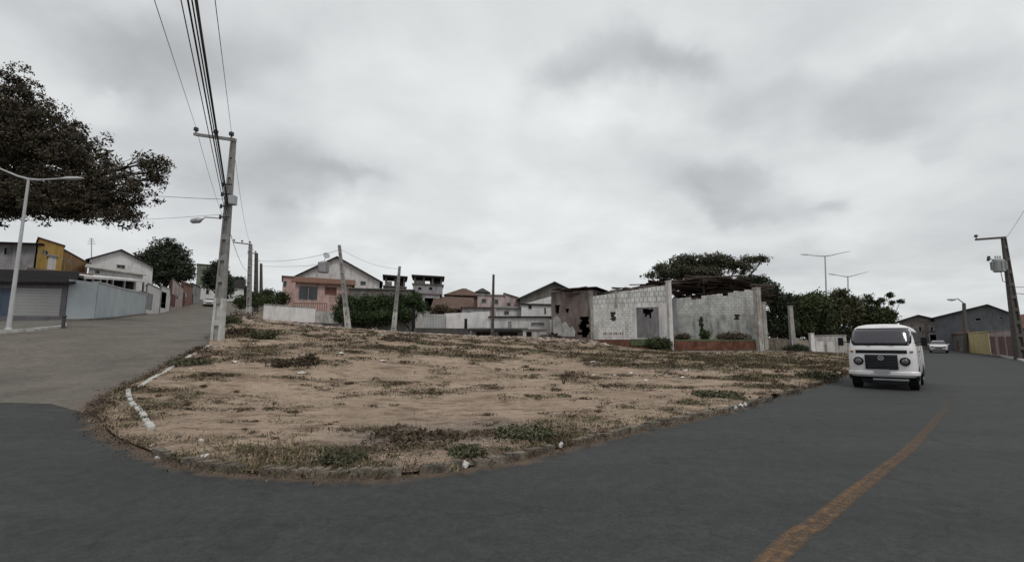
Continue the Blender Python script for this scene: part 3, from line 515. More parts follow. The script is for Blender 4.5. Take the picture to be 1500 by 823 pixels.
# ------------------------------------------------------------------ houses
class House:
    """facade between two image columns at known depths; local frame u (along), n (away from camera), z"""
    def __init__(s, name, label, cat, A, B, top, depth, wm, base_drop=.6, group=None, base=None, t=.2, skew=True):
        s.a = Hp(*A); s.b = Hp(*B); s.z0 = min(s.a.z, s.b.z)-base_drop if base is None else P(A[0], base, A[1]).z
        s.U = Vector((s.b.x-s.a.x, s.b.y-s.a.y, 0)); s.W = s.U.length; s.U.normalize(); s.FN = Vector((-s.U.y, s.U.x, 0)); s.N = s.FN
        if skew:
            e = s.b if A[0] < 750 else s.a; s.N = Vector((e.x, e.y, 0)).normalized(); s.N = (s.N*.93+s.FN*.07).normalized()
        s.t = t; s.depth = depth; s.zt = P(A[0], top, A[1]).z-s.z0; s.wm = wm
        s.o = Vector((s.a.x, s.a.y, s.z0)); s.root = empty(name, s.o, label, cat, group); s.ops = []
    def w(s, u, n, z): return s.U*u+s.N*n+Vector((0, 0, z))
    def uz(s, px, py):
        d = rayd(px, py); o = Vector((0, 0, H0)); k = (s.o-o).dot(s.FN)/d.dot(s.FN); p = o+d*k-s.o
        return p.dot(s.U), p.z
    def bx(s, mb, u0, u1, n0, n1, z0, z1):
        q = [(u0,n0),(u1,n0),(u1,n1),(u0,n1)]
        mb.hexa([s.w(u, n, z0) for u, n in q]+[s.w(u, n, z1) for u, n in q]); return mb
    def rect(s, r):
        u0, z1 = s.uz(r[0], r[1]); u1, z0 = s.uz(r[2], r[3])
        return max(.05, min(u0, u1)), min(s.W-.05, max(u0, u1)), max(.05, min(z0, z1)), min(s.zt-.06, max(z0, z1))
    def op(s, kind, r, m=None, frame=None, label=None):
        u0, u1, z0, z1 = s.rect(r)
        if u1-u0 < .1 or z1-z0 < .1: return
        s.ops.append((u0, u1, z0, z1)); part = None
        if kind == 'hole': return
        if kind in ('window',):
            f = MB(); w = .06
            s.bx(f, u0, u1, -.04, .08, z0, z0+w); s.bx(f, u0, u1, -.04, .08, z1-w, z1); s.bx(f, u0, u0+w, -.04, .08, z0+w, z1-w); s.bx(f, u1-w, u1, -.04, .08, z0+w, z1-w)
            if u1-u0 > .9: s.bx(f, (u0+u1)/2-.03, (u0+u1)/2+.03, 0, .06, z0+w, z1-w)
            part = f.build('window', frame or M['conc2'], s.root); g = MB(); s.bx(g, u0+w, u1-w, .09, .11, z0+w, z1-w); g.build('pane', m or M['glass'], part)
        else:
            f = MB(); s.bx(f, u0, u1, .06, .11, z0, z1); part = f.build(kind, m or M['browndoor'], s.root)
            if kind in ('door', 'gate') and u1-u0 < 2.2:
                h = MB(); zc = min(z0+1.0, (z0+z1)/2); s.bx(h, u1-.16, u1-.10, .0, .055, zc, zc+.14); h.build('handle', M['steel'], part)
            if kind in ('garage_door', 'gate') and u1-u0 > .8:
                rb = MB(); k = int((u1-u0)/.22)
                if kind == 'garage_door':
                    k = int((z1-z0)/.18)
                    for i in range(k): s.bx(rb, u0+.05, u1-.05, .045, .058, z0+(i+.45)*(z1-z0)/k, z0+(i+.62)*(z1-z0)/k)
                else:
                    for i in range(k): s.bx(rb, u0+(i+.4)*(u1-u0)/k, u0+(i+.7)*(u1-u0)/k, .03, .058, z0+.05, z1-.05)
                rb.build('panel_ribs', m or M['browndoor'], part)
        if label and part: part['label'] = label
    def ragged(s, r, n=5):
        u0, u1, z0, z1 = s.rect(r); w = u1-u0
        for k in range(n):
            a = z0+(z1-z0)*k/n; b = z0+(z1-z0)*(k+1)/n; s.ops.append((u0+w*random.uniform(0, .32), u1-w*random.uniform(0, .32), a, b))
    def walls(s, gable=None, back=True):
        mb = MB(); t = s.t; W, Z = s.W, s.zt
        us = sorted({0, W, *[x for o in s.ops for x in o[:2]]}); zs = sorted({0, Z, *[x for o in s.ops for x in o[2:]]})
        for i in range(len(us)-1):
            run = None
            for j in range(len(zs)-1):
                uc = (us[i]+us[i+1])/2; zc = (zs[j]+zs[j+1])/2
                hole = any(o[0] < uc < o[1] and o[2] < zc < o[3] for o in s.ops)
                if not hole: run = (run[0], zs[j+1]) if run else (zs[j], zs[j+1])
                if (hole or j == len(zs)-2) and run: s.bx(mb, us[i], us[i+1], 0, t, *run); run = None
        if back:
            d = s.depth; s.bx(mb, 0, t, t, d-t, 0, Z); s.bx(mb, W-t, W, t, d-t, 0, Z); s.bx(mb, 0, W, d-t, d, 0, Z)
        if gable:
            ua, za = gable
            for n0 in ((0, s.depth-t) if back else (0,)): mb.prism([s.w(0, n0, Z), s.w(W, n0, Z), s.w(ua, n0, za)], s.N*t)
        mb.build('wall', s.wm, s.root)
        if back:
            fl = MB(); s.bx(fl, t, W-t, t+.4, s.depth-t, Z*.5-.05, Z*.5+.05); fl.build('inner_floor', M['dark'], s.root) if s.ops else None
    def slab(s, mb, pts, th=.1):   # pts in (u,n,z)
        q = [s.w(*p) for p in pts]; mb.add(q+[p+Vector((0, 0, th)) for p in q], [(3,2,1,0),(4,5,6,7),(0,1,5,4),(1,2,6,5),(2,3,7,6),(3,0,4,7)])
    def roof(s, kind, m, rise=1.0, apex=None, oh=.35, th=.12):
        W, Z, d = s.W, s.zt, s.depth; mb = MB(); name = 'roof'; z = Z+.01
        if kind == 'gable':
            ua, za = apex; kl = (za-Z)/max(ua, .1); kr = (za-Z)/max(W-ua, .1)
            s.slab(mb, [(-oh,-oh,z-oh*kl),(ua,-oh,za+.01),(ua,d+oh,za+.01),(-oh,d+oh,z-oh*kl)], th); s.slab(mb, [(ua,-oh,za+.012),(W+oh,-oh,z-oh*kr),(W+oh,d+oh,z-oh*kr),(ua,d+oh,za+.012)], th)
        elif kind == 'eave':
            k = rise/(d/2); s.slab(mb, [(-oh,-oh,z-oh*k),(W+oh,-oh,z-oh*k),(W+oh,d/2,z+rise),(-oh,d/2,z+rise)], th); s.slab(mb, [(-oh,d/2,z+rise+.002),(W+oh,d/2,z+rise+.002),(W+oh,d+oh,z-oh*k),(-oh,d+oh,z-oh*k)], th)
            for uu in (0, W-s.t): MB().prism([s.w(uu,s.t,Z), s.w(uu,d-s.t,Z), s.w(uu,d/2,Z+rise)], s.U*s.t).build('gable_wall', s.wm, s.root)
        elif kind == 'shed':
            k = rise/d; s.slab(mb, [(-oh,-oh,z-oh*k),(W+oh,-oh,z-oh*k),(W+oh,d+oh,z+rise+oh*k),(-oh,d+oh,z+rise+oh*k)], th)
            g = MB(); g.prism([s.w(0,s.t,Z), s.w(0,d,Z), s.w(0,d,Z+rise)], s.U*s.t); g.prism([s.w(W-s.t,s.t,Z), s.w(W-s.t,d,Z), s.w(W-s.t,d,Z+rise)], s.U*s.t); s.bx(g, s.t, W-s.t, d-s.t, d, Z, Z+rise); g.build('gable_wall', s.wm, s.root)
        elif kind == 'hip':
            i = min(W, d)*.45; a = [(-oh,-oh,z-.1),(W+oh,-oh,z-.1),(W+oh,d+oh,z-.1),(-oh,d+oh,z-.1)]; r = [(i,d/2,z+rise),(W-i,d/2,z+rise)] if W-i > i else [(W/2-.1,d/2,z+rise),(W/2+.1,d/2,z+rise)]
            q = [s.w(*p) for p in a+r]; mb.add(q, [(0,1,5,4),(1,2,5),(2,3,4,5),(3,0,4),(3,2,1,0)])
        else: s.slab(mb, [(-oh,-oh,z),(W+oh,-oh,z),(W+oh,d+oh,z),(-oh,d+oh,z)], th)
        return mb.build(name, m, s.root)
def house(name, label, cat, A, B, top, depth, wm, ops=(), roof=None, gable=None, back=True, **k):
    h = House(name, label, cat, A, B, top, depth, wm, **k)
    for o in ops: h.op(*o[:2], **(o[2] if len(o) > 2 else {}))
    ap = h.uz(*gable) if gable else None
    h.walls(gable=ap, back=back)
    if roof: h.roof(roof[0], roof[1], apex=ap, **(roof[2] if len(roof) > 2 else {}))
    return h
def fwall(name, label, pts, m, t=.2, cap=None, cat='wall', group=None, drop=.4, extra=None):
    """free-standing wall through (px, D, top_py) points, its foot on the ground"""
    q = [(Hp(px, D), P(px, py, D).z) for px, D, py in pts]; o = q[0][0]; root = empty(name, o, label, cat, group); mb = MB(); cb = MB()
    for (a, za), (b, zb) in zip(q[:-1], q[1:]):
        u = Vector((b.x-a.x, b.y-a.y, 0)).normalized(); n = Vector((-u.y, u.x, 0))*t; k = max(1, int((b-a).length/2.5))
        for i in range(k):
            p = a.lerp(b, i/k); r = a.lerp(b, (i+1)/k); zp = za+(zb-za)*i/k; zr = za+(zb-za)*(i+1)/k; gp = hz(p.x, p.y)-drop; gr = hz(r.x, r.y)-drop
            mb.hexa([(p.x,p.y,gp),(r.x,r.y,gr),(r.x+n.x,r.y+n.y,gr),(p.x+n.x,p.y+n.y,gp),(p.x,p.y,zp),(r.x,r.y,zr),(r.x+n.x,r.y+n.y,zr),(p.x+n.x,p.y+n.y,zp)])
            if cap:
                e = n*.3; cb.hexa([(p.x-e.x,p.y-e.y,zp+.002),(r.x-e.x,r.y-e.y,zr+.002),(r.x+n.x+e.x,r.y+n.y+e.y,zr+.002),(p.x+n.x+e.x,p.y+n.y+e.y,zp+.002),(p.x-e.x,p.y-e.y,zp+.08),(r.x-e.x,r.y-e.y,zr+.08),(r.x+n.x+e.x,r.y+n.y+e.y,zr+.08),(p.x+n.x+e.x,p.y+n.y+e.y,zp+.08)])
    mb.build('wall_body', m, root, org=o)
    if cap: cb.build('coping', cap, root, org=o)
    return root, o
# ================================================================== LEFT ROW
W_ = lambda *r, **k: ('window', r, k)
D_ = lambda *r, **k: ('door', r, k)
Gd = lambda *r, **k: ('garage_door', r, k)
Gt = lambda *r, **k: ('gate', r, k)
house('garage_building', 'low dark roofed building at the left edge with wide grey roller shutter', 'garage', (-110,29), (90,30.5), 411, 6, M['purplegrey'],
      [Gd(20,421,86,463,m=M['shutter']), D_(-60,421,16,463,m=M['blue'])], roof=('shed', M['darkroof'], dict(rise=1.3, oh=.4)))
w, o = fwall('boundary_wall', 'tall plain teal grey boundary wall on the corner beside the roller shutter', [(91,30.6,409),(134,31.6,414)], M['teal'])
mb = MB(); p = P(107,433,30.95); mb.box((p.x, p.y-.02, p.z), (.32, .06, .16), .1); mb.build('vent_hole', M['dark'], w, org=o)
fwall('boundary_wall', 'long teal grey wall running up the street from the corner to the white gate', [(135,31.8,414),(170,38.5,423),(208,49.5,431)], M['teal'], cap=M['offwhite'])
wk, wo = fwall('covered_walkway', 'long white wall with posts under a pale overhanging roof behind the teal wall', [(126,35.6,418),(165,43,421),(211,53.5,428)], M['offwhite'], cat='walkway')
mb = MB(); q0, q1, q2 = P(123,408,34.9), P(165,410,42.3), P(213,413.5,52.8)
for a, b in ((q0, q1), (q1, q2)):
    n = Vector((-.86, .5, 0))*3.5; mb.hexa([a, b, b+n+Vector((0,0,.5)), a+n+Vector((0,0,.5)), a+Vector((0,0,.2)), b+Vector((0,0,.2)), b+n+Vector((0,0,.65)), a+n+Vector((0,0,.65))])
mb.build('roof', M['white'], wk, org=wo); 
for k in range(8):
    c = q0.lerp(q1, k/4) if k < 4 else q1.lerp(q2, (k-4)/3.2); c = c+Vector((-.25,.3,0)); mb = MB(); mb.box((c.x, c.y, c.z-.6), (.14,.14,1.3)); mb.build('post', M['greywall'], wk, org=wo)
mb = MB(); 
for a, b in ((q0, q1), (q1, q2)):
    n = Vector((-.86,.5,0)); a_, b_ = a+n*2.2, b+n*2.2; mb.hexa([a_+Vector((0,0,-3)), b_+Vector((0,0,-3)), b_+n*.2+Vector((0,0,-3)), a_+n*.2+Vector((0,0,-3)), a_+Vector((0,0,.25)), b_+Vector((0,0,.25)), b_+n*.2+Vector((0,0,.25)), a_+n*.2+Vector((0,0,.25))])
mb.build('rear_wall', M['dark'], wk, org=wo)  # near-black sheet, the shade under the walkway roof put into its colour
house('gate_house', 'small white gateway block at the upper end of the teal wall', 'gatehouse', (209,50), (229,56), 416, 3, M['white'], [D_(216,428,222,455,m=M['greywall'])], roof=('flat', M['conc2'], dict(oh=.2)))
house('house', 'narrow white house with dark open doorway next to the white gateway', 'house', (230,57), (244,61), 420, 6, M['white'], [('hole', (233,425,242,452), {})], roof=('flat', M['conc2'], dict(oh=.15)))
house('house', 'pale pink house with a pointed gable and red door up the side street', 'house', (245,61), (262,66), 416, 6, M['palepink'], [D_(250,430,256,450,m=M['reddoor']), W_(257,430,261,438)], roof=('gable', M['browntile'], dict(oh=.2)), gable=(253,408))
house('house', 'low brownish pink house between the gabled pink house and the white block', 'house', (262,66), (276,70), 415, 6, M['redwall'], [D_(266,428,270,448,m=M['browndoor']), W_(271,428,275,436)], roof=('shed', M['browntile'], dict(rise=.9)))
house('house', 'grey pink house furthest up the row of the side street', 'house', (276,70.5), (288,76), 416, 6, M['greywall'], [D_(279,428,282,445,m=M['dark']), W_(284,427,287,434)], roof=('shed', M['darkroof'], dict(rise=.6)))
house('house', 'boxy white building closing the view at the top of the side street', 'building', (286,92), (311,94), 418, 6, M['white'], [W_(290,424,293,430), W_(302,424,306,431)], roof=('flat', M['conc2'], dict(oh=.1)))
house('apartment_building', 'tall greenish grey building between the two dark round trees', 'building', (280,110), (306,112), 387, 10, M['greenwall'], [W_(286,393,290,398), W_(295,393,299,398), W_(286,403,290,408), W_(295,403,299,408)], roof=('flat', M['slab'], dict(oh=.2)))
house('house', 'grey walled house with dark roof rising behind the garage at the left edge', 'house', (-70,40), (34,41), 355, 8, M['greywall'], [W_(6,362,16,374)], roof=('shed', M['darkroof'], dict(rise=.8, oh=.6)))
house('house', 'bright ochre yellow house wall topping the left row', 'house', (38,42), (77,45.5), 350, 8, M['yellow'], [W_(50,364,56,372), W_(64,366,70,374)], roof=('shed', M['tile'], dict(rise=-.5, oh=.2)))
house('house', 'brown ochre house with tiled roof next to the bright yellow one', 'house', (77,46), (116,54), 366, 8, M['ochre'], [W_(88,378,94,385), W_(100,380,106,386)], roof=('shed', M['browntile'], dict(rise=1.2, oh=.3)))
house('house', 'low ochre front with overlapping clay tiled roofs between garage and yellow house', 'house', (34,36), (118,39), 403, 5, M['yellow'], [W_(60,405,70,409)], roof=('eave', M['browntile'], dict(rise=.7, oh=.4)))
house('porch', 'small cream block on the clay tiles below the yellow house', 'porch', (56,39.5), (68,40), 375, 2, M['offwhite'], [W_(59,378,65,384)], roof=('flat', M['conc2'], dict(oh=.1)))
house('house', 'two storey white house with shallow gable left of the round tree', 'house', (118,56), (214,62), 380, 9, M['white'], [W_(171,387,183,394), W_(130,384,134,389)], roof=('gable', M['darkroof'], dict(oh=.4)), gable=(178,367))
house('house', 'low white house front with lean-to roof below the two storey white house', 'house', (118,50), (200,56), 392, 4, M['white'], [W_(140,396,146,401)], roof=('shed', M['conc2'], dict(rise=.7, oh=.4)))
mb = MB(); a = P(134,378,56); b = P(134,349,56); mb.tube([a, b], .05); 
for k in range(4):
    c = a.lerp(b, .7+.09*k); mb.tube([c+Vector((-.5+.08*k,0,0)), c+Vector((.5-.08*k,0,0))], .025, 6)
tag(mb.build('antenna', M['steel'], org=a), 'thin television aerial on the roof of the white house', 'antenna')
# ================================================================== MIDDLE
house('house', 'small white house with dark roof glimpsed behind the power poles', 'house', (333,100), (352,102), 420, 8, M['white'], [W_(337,424,340,429)], roof=('eave', M['darkroof'], dict(rise=2.0)))
fwall('boundary_wall', 'clean white boundary wall in front of the pink house', [(383,50,446),(460,51.5,451)], M['white'], cap=M['conc2'])
fwall('boundary_wall', 'stained low grey wall running right from the white wall to the hedge', [(460.5,51.6,455),(500,52,458)], M['dirtywhite'])
fwall('boundary_wall', 'low grey wall running beneath the long hedge', [(500.5,50.5,464),(606,51,463)], M['dirtywhite'])
h = house('house', 'single storey pink house with terracotta tiled roof and barred front window', 'house', (428,57), (512,60), 413, 8, M['pink'],
      [W_(438,418,465,440), W_(476,420,493,432,frame=M['redwall'],m=M['reddoor'])], roof=('eave', M['tile'], dict(rise=1.0, oh=.45)))
bl = MB(); 
a = Hp(426,54); b = Hp(476,54.6); zt = P(426,443,54).z; zb = P(426,456,54).z
for i in range(16):
    c = a.lerp(b, i/15); bl.tube([(c.x,c.y,zb),(c.x,c.y,zt-.08)], .045, 6)
bl.hexa([(a.x,a.y-.08,zt-.08),(b.x,b.y-.08,zt-.08),(b.x,b.y+.08,zt-.08),(a.x,a.y+.08,zt-.08),(a.x,a.y-.08,zt),(b.x,b.y-.08,zt),(b.x,b.y+.08,zt),(a.x,a.y+.08,zt)])
bl.hexa([(a.x,a.y-.12,zb-3),(b.x,b.y-.12,zb-3),(b.x,b.y+.12,zb-3),(a.x,a.y+.12,zb-3),(a.x,a.y-.12,zb),(b.x,b.y-.12,zb),(b.x,b.y+.12,zb),(a.x,a.y+.12,zb)])
tag(bl.build('balustrade', M['redwall'], org=a), 'reddish balustrade in front of the pink house window', 'railing')
house('house', 'tall house with broad pale gable and solar panel behind the pink house', 'house', (424,68), (553,72), 407, 10, M['offwhite'], [W_(447,398,452,404), W_(528,410,536,418)], roof=('gable', M['darkroof'], dict(oh=.5)), gable=(494,377))
house('house', 'narrow two storey pink house with small window left of the pale gable', 'house', (409,66), (428,67), 405, 7, M['pink'], [W_(414,411,420,420)], roof=('flat', M['redwall'], dict(oh=.2)))
r = empty('water_tank', P(474,391,67), 'round water tank with satellite dish on the roof ridge of the gabled house', 'water tank'); mb = MB(); p0 = P(474,391,67)
mb.tube([p0+Vector((0,0,-.8)), p0+Vector((0,0,.6)), p0+Vector((0,0,.8))], [.75,.8,.3], 14); mb.build('tank', M['greywall'], r, org=p0)
mb = MB(); q = P(477,376,67); mb.tube([p0+Vector((0,0,.6)), q], .04); mb.tube([q+Vector((-.1,.1,0)), q+Vector((.12,-.12,.1)), q+Vector((.2,-.2,.15))], [.1,.4,.5], 12); mb.build('dish', M['steel'], r, org=p0)
# unfinished flat slab buildings
def slabhouse(label, A, B, top, pytop, depth, cols, m, extra=()):
    h = House('unfinished_house', label, 'building', A, B, top, depth, m)
    for r_ in extra: h.op('window', r_, m=M['dark'])
    h.walls(); h.roof('flat', M['slab'], oh=.2)
    z1 = P(A[0], pytop, A[1]).z-h.z0; W = h.W; z0 = h.zt+.14
    for i in range(cols):
        for n in (.2, depth-.5): u = .1+i*(W-.5)/(cols-1); h.bx(MB(), u, u+.3, n, n+.3, z0, z1).build('column', M['slab'], h.root)
    sl = MB(); h.bx(sl, -.3, W+.3, -.2, depth+.3, z1+.002, z1+.3); sl.build('roof_slab', M['darkroof'], h.root)
    h.bx(MB(), W*.1, W*.35, .22, .45, z0, (z0+z1)/2).build('block_wall', M['slab'], h.root); h.bx(MB(), W*.55, W*.97, depth-.75, depth-.52, z0, z1).build('block_wall', M['slab'], h.root)
slabhouse('unfinished concrete storey with dark flat slab behind the leaning pole', (560,74), (592,76), 419, 405, 5, 3, M['slab'])
slabhouse('highest unfinished rooftop frame with open columns right of the leaning pole', (603,78), (647,80), 416, 405, 5, 4, M['greywall'], [(612,420,618,425),(628,420,634,425)])
house('house', 'grey brown flat topped house just above the long hedge', 'house', (508,58), (604,60), 423, 6, M['slab'], [W_(530,428,536,433), W_(570,428,576,433)], roof=('flat', M['roofgrey'], dict(oh=.2)))
house('house', 'cream house corner with tall pillar right of the hedge', 'house', (600,64), (643,66), 430, 8, M['offwhite'], [('hole', (622,436,638,456), {}), W_(606,438,614,446)], roof=('flat', M['slab'], dict(oh=.3)))
house('house', 'wide house under a long weathered brown tiled roof left of centre', 'house', (636,60), (690,62), 451, 7, M['greywall'], [W_(642,455,650,462), D_(668,454,674,470)], roof=('shed', M['browntile'], dict(rise=1.9, oh=.5)))
house('house', 'dark hipped roof house standing behind the brown tiled one', 'house', (652,76), (704,78), 431, 8, M['browntile'], [W_(660,434,665,440)], roof=('hip', M['browntile'], dict(rise=1.5, oh=.4)))
house('house', 'small house with very dark roof peak left of the thin centre pole', 'house', (697,80), (716,81), 427, 5, M['slab'], [W_(704,430,708,435)], roof=('hip', M['charcoalroof'], dict(rise=.9, oh=.3)))
house('house', 'pale pink two level house directly behind the thin centre pole', 'house', (699,62), (738,63), 432, 7, M['palepink'], [W_(705,437,712,444), W_(724,438,730,446)], roof=('flat', M['conc2'], dict(oh=.15)))
house('house', 'pale pink house with shallow roof right of the thin centre pole', 'house', (734,66), (764,67), 437, 7, M['palepink'], [W_(742,443,748,449)], roof=('gable', M['browntile'], dict(oh=.2)), gable=(738,430))
house('house', 'low grey house with a small window below the pale pink houses', 'house', (676,57), (722,57.5), 451, 4, M['greywall'], [W_(684,455,690,462), W_(708,455,713,462)], roof=('flat', M['browntile'], dict(oh=.2)))
house('house', 'white lean-to house with stepped roof between the thin pole and the white gabled house', 'house', (726,56), (769,56.5), 452, 5, M['offwhite'], [W_(738,455,746,461)], roof=('shed', M['roofgrey'], dict(rise=.5, oh=.2)))
house('house', 'white gabled house with downpipe standing left of the scorched building', 'house', (764,54), (812,55), 446, 8, M['white'], [W_(774,447,779,453), W_(797,450,800,460)], roof=('shed', M['darkroof'], dict(rise=.6, oh=.2)), gable=(811,433))
house('warehouse', 'large grey gabled roof building behind the scorched ruin', 'building', (762,66), (868,70), 437, 12, M['roofgrey'], [], roof=('gable', M['roofgrey'], dict(oh=.6)), gable=(812,414))
house('long_building', 'long low white building with flat dark roof edge facing the lot', 'building', (718,50), (806,50), 465, 4, M['offwhite'], [D_(744,471,749,481,m=M['greywall']), W_(778,472,797,477,m=M['greywall'])], roof=('flat', M['darkroof'], dict(oh=.2)))
fwall('boundary_wall', 'white low wall between the bar gate and the thin centre pole', [(653,50,459),(717,50,456)], M['white'])
r, o = fwall('driveway_gate', 'white barred driveway gate between two posts right of the hedge', [(618,50.4,459),(620,50.4,459)], M['offwhite'], cat='gate')
mb = MB(); a = Hp(620,50.4); b = Hp(652,50.3); z1 = P(620,461,50.4).z; z0 = a.z
for k in range(15):
    c = a.lerp(b, k/14); mb.box((c.x, c.y, (z0+z1)/2), (.12, .05, z1-z0-.1))
mb.box(((a.x+b.x)/2, a.y-.06, z1), ((b.x-a.x), .06, .1)); mb.box(((a.x+b.x)/2, a.y-.06, z0+.1), ((b.x-a.x), .06, .1)); mb.build('bars', M['whitesteel'], r, org=o)
mb = MB(); mb.box((b.x, b.y, (z0+z1)/2), (.2, .2, z1-z0+.3)); mb.build('post', M['offwhite'], r, org=o)
for px, t0, lab, m in ((605,452,'dark square gate post at the right end of the hedge','dark'),(682,468,'short dark timber post in front of the white low wall','dark'),(1161,449,'slim pale concrete post standing alone before the trees','conc2'),(1189,489,'short white post under the trees right of the lone concrete post','white')):
    D = 49 if px < 1000 else 45; a = Hp(px, D); z = P(px, t0, D).z; mb = MB(); wd = .22 if px > 1000 else .18
    mb.hexa([(a.x-wd,a.y-wd,a.z-.3),(a.x+wd,a.y-wd,a.z-.3),(a.x+wd,a.y+wd,a.z-.3),(a.x-wd,a.y+wd,a.z-.3),(a.x-wd*.7,a.y-wd*.7,z),(a.x+wd*.7,a.y-wd*.7,z),(a.x+wd*.7,a.y+wd*.7,z),(a.x-wd*.7,a.y+wd*.7,z)])
    mb.box((a.x, a.y, z+.04), (wd*1.7, wd*1.7, .08)); tag(mb.build('post', M[m], org=a), lab, 'post')
# dark low sheds / tarps in front of the long building
house('shack', 'low black roofed shack crouching before the long white building', 'shack', (690,47.5), (770,47.8), 484, 1.6, M['slab'], [('hole', (697,486,720,494), {}), ('hole', (730,486,758,494), {})], roof=('shed', M['tarp'], dict(rise=.15, oh=.25)))
fwall('low_wall', 'scorched knee-high wall at the foot of the white low wall', [(606,47.3,480),(689,47.3,481)], M['plinth'])
fwall('low_wall', 'stained grey ledge beneath the white boundary wall of the pink house', [(392,47.5,470),(500,47.5,474)], M['plinth'])
house('block_hut', 'small pale block hut between black shack and rubble mound', 'hut', (766,46.8), (800,47), 484, 1.5, M['dirtywhite'], [('hole', (771,486,779,493), {})], roof=('flat', M['slab'], dict(oh=.1)))
# mound of rubble
def mound(name, c, r, h, n, m, lab, cat):
    V = []; 
    mb = MB(); k = 26
    for i in range(n):
        a = random.uniform(0, 6.28); q = random.random()**.5; x = c.x+math.cos(a)*r*q; y = c.y+math.sin(a)*r*.6*q; z = c.z+h*(1-q)**1.0*random.uniform(.7, 1.1); s = random.uniform(.08, .28)
        p = [(x+random.uniform(-s, s), y+random.uniform(-s, s), z+random.uniform(-s, s)*.8) for _ in range(8)]; mb.hexa(p)
    ring = [(c.x+math.cos(j*.5236)*r, c.y+math.sin(j*.5236)*r*.6, c.z-.2) for j in range(12)]; mb.add(ring+[(c.x, c.y, c.z+h*.85)], [(j, (j+1) % 12, 12) for j in range(12)])
    return tag(mb.build(name, m, org=c), lab, cat)
mound('rubble_mound', Hp(806,45.5), 1.8, .75, 170, M['burnt'], 'brown mound of rubble at the foot of the scorched building', 'rubble heap')
mound('rubble_mound', Hp(860,44.2), 1.5, .35, 110, m_rub, 'flat heap of broken brick in front of the black wall hole', 'rubble heap')
mound('rubble_mound', Hp(548,45.5), 1.4, .4, 90, m_rub, 'low pale rubble heap between the two leaning poles', 'rubble heap')
mound('rubble_mound', Hp(352,45), 2.0, .8, 120, m_rub, 'earthy rubble heap on the verge beside the second power pole', 'rubble heap')
# ------------------------------------------------------------------ scorched building + ruin
h = House('ruined_building', 'roofless scorched building with soot stained brown walls and collapsed doorway', 'ruin', (808,48), (871,45.6), 428, 6, M['burnt'], skew=False)
h.ragged((811,447,821,459)); h.ragged((845,464,866,494), 8); h.ragged((828,452,834,458), 4)
h.walls(); sh = MB()
for i in range(9):
    u = i*h.W/8.5; z = h.zt+.9-i*.12; h.slab(sh, [(u-.3,-.5,h.zt+.15+random.uniform(-.1,.2)),(u+.75,-.5,h.zt+.1+random.uniform(-.1,.2)),(u+.75,5.8,z),(u-.3,5.8,z+random.uniform(-.2,.3))], .05)
sh.build('roof', M['rust'], h.root)
pl = MB(); pp = [(810,492),(810,468),(815,462),(820,466),(824,474),(829,471),(834,480),(839,478),(843,486),(842,493)]
pl.prism([h.w(h.uz(a_, b_)[0], -.03, h.uz(a_, b_)[1]) for a_, b_ in pp], h.FN*.028); pl.build('plaster_remnant', M['dirtywhite'], h.root)
pl = MB(); pp = [(860,425),(869,425),(869,450),(866,462),(863,446)]
pl.prism([h.w(h.uz(a_, b_)[0], -.03, min(h.uz(a_, b_)[1], h.zt)) for a_, b_ in pp], h.FN*.028); pl.build('plaster_remnant', M['dirtywhite'], h.root)
DR = 44.5
def ruinwall(name, A, B, top, m, holes, ztop_right=None, label=None, t=.2, base=None):
    h = House(name, label, 'ruin', A, B, top, 1, m, t=t)
    for r_ in holes: h.op('hole', r_)
    return h
h = House('ruined_hall', 'roofless ruined hall with white block front, open doorway and rusted roof wreckage', 'ruin', (870,45.5), (984,42), 434, 9, M['blockv'], skew=False)
h.op('hole', (931,450,966,495)); h.ragged((892,457,903,470), 6)
RH = h
# front wall in a lower plastered band and an upper block band
mb = MB(); t = .22; W, Z = h.W, h.zt; zsplit = h.uz(930,449)[1]
us = sorted({0, W, *[x for o in h.ops for x in o[:2]]}); zs = sorted({0, zsplit, *[x for o in h.ops for x in o[2:]]})
for i in range(len(us)-1):
    for j in range(len(zs)-1):
        uc = (us[i]+us[i+1])/2; zc = (zs[j]+zs[j+1])/2
        if not any(o[0] < uc < o[1] and o[2] < zc < o[3] for o in h.ops) and zs[j+1] <= zsplit+.001: h.bx(mb, us[i], us[i+1], 0, t, zs[j], zs[j+1])
mb.build('lower_wall', M['block'], h.root)
mb = MB(); zr = h.uz(982,416)[1]; n = 14
for i in range(n):
    u0, u1 = W*i/n, W*(i+1)/n; z0 = Z+(zr-Z)*(i/n)+random.uniform(-.06, .04); z1 = Z+(zr-Z)*((i+1)/n)
    mb.prism([h.w(u0,0,zsplit+.001), h.w(u1,0,zsplit+.001), h.w(u1,0,z1), h.w(u0,0,z0)], h.N*t)
mb.build('upper_wall', M['blockv'], h.root)
mb = MB()     # door surround
u0, z1 = h.uz(929,448); u1, z0 = h.uz(967,497)
h.bx(mb, u0, u0+.16, -.05, -.003, z0, z1); h.bx(mb, u1-.02, u1+.75, -.04, -.003, z0, z1+.1); h.bx(mb, u0+.16, u1-.02, -.05, -.003, z1-.16, z1); mb.build('door_surround', M['white'], h.root)
mb = MB(); ua, _ = h.uz(868,490); h.bx(mb, -.25, .0, -.1, .3, 0, Z-.2); h.bx(mb, W*.32-.08, W*.32+.08, -.06, -.003, zsplit, Z+.35); mb.build('wall_pier', M['conc2'], h.root)
# faded red lettering band: worn strokes
mb = MB(); 
for k in range(11):
    u, z = h.uz(884+k*2.7+random.uniform(-.5,.5), 488.5); h.bx(mb, u, u+.10, -.012, -.004, z-.08, z+.10) if k % 3 != 2 else h.bx(mb, u, u+.12, -.012, -.004, z-.03, z+.02)
mb.build('faded_lettering', M['redwall'], h.root)
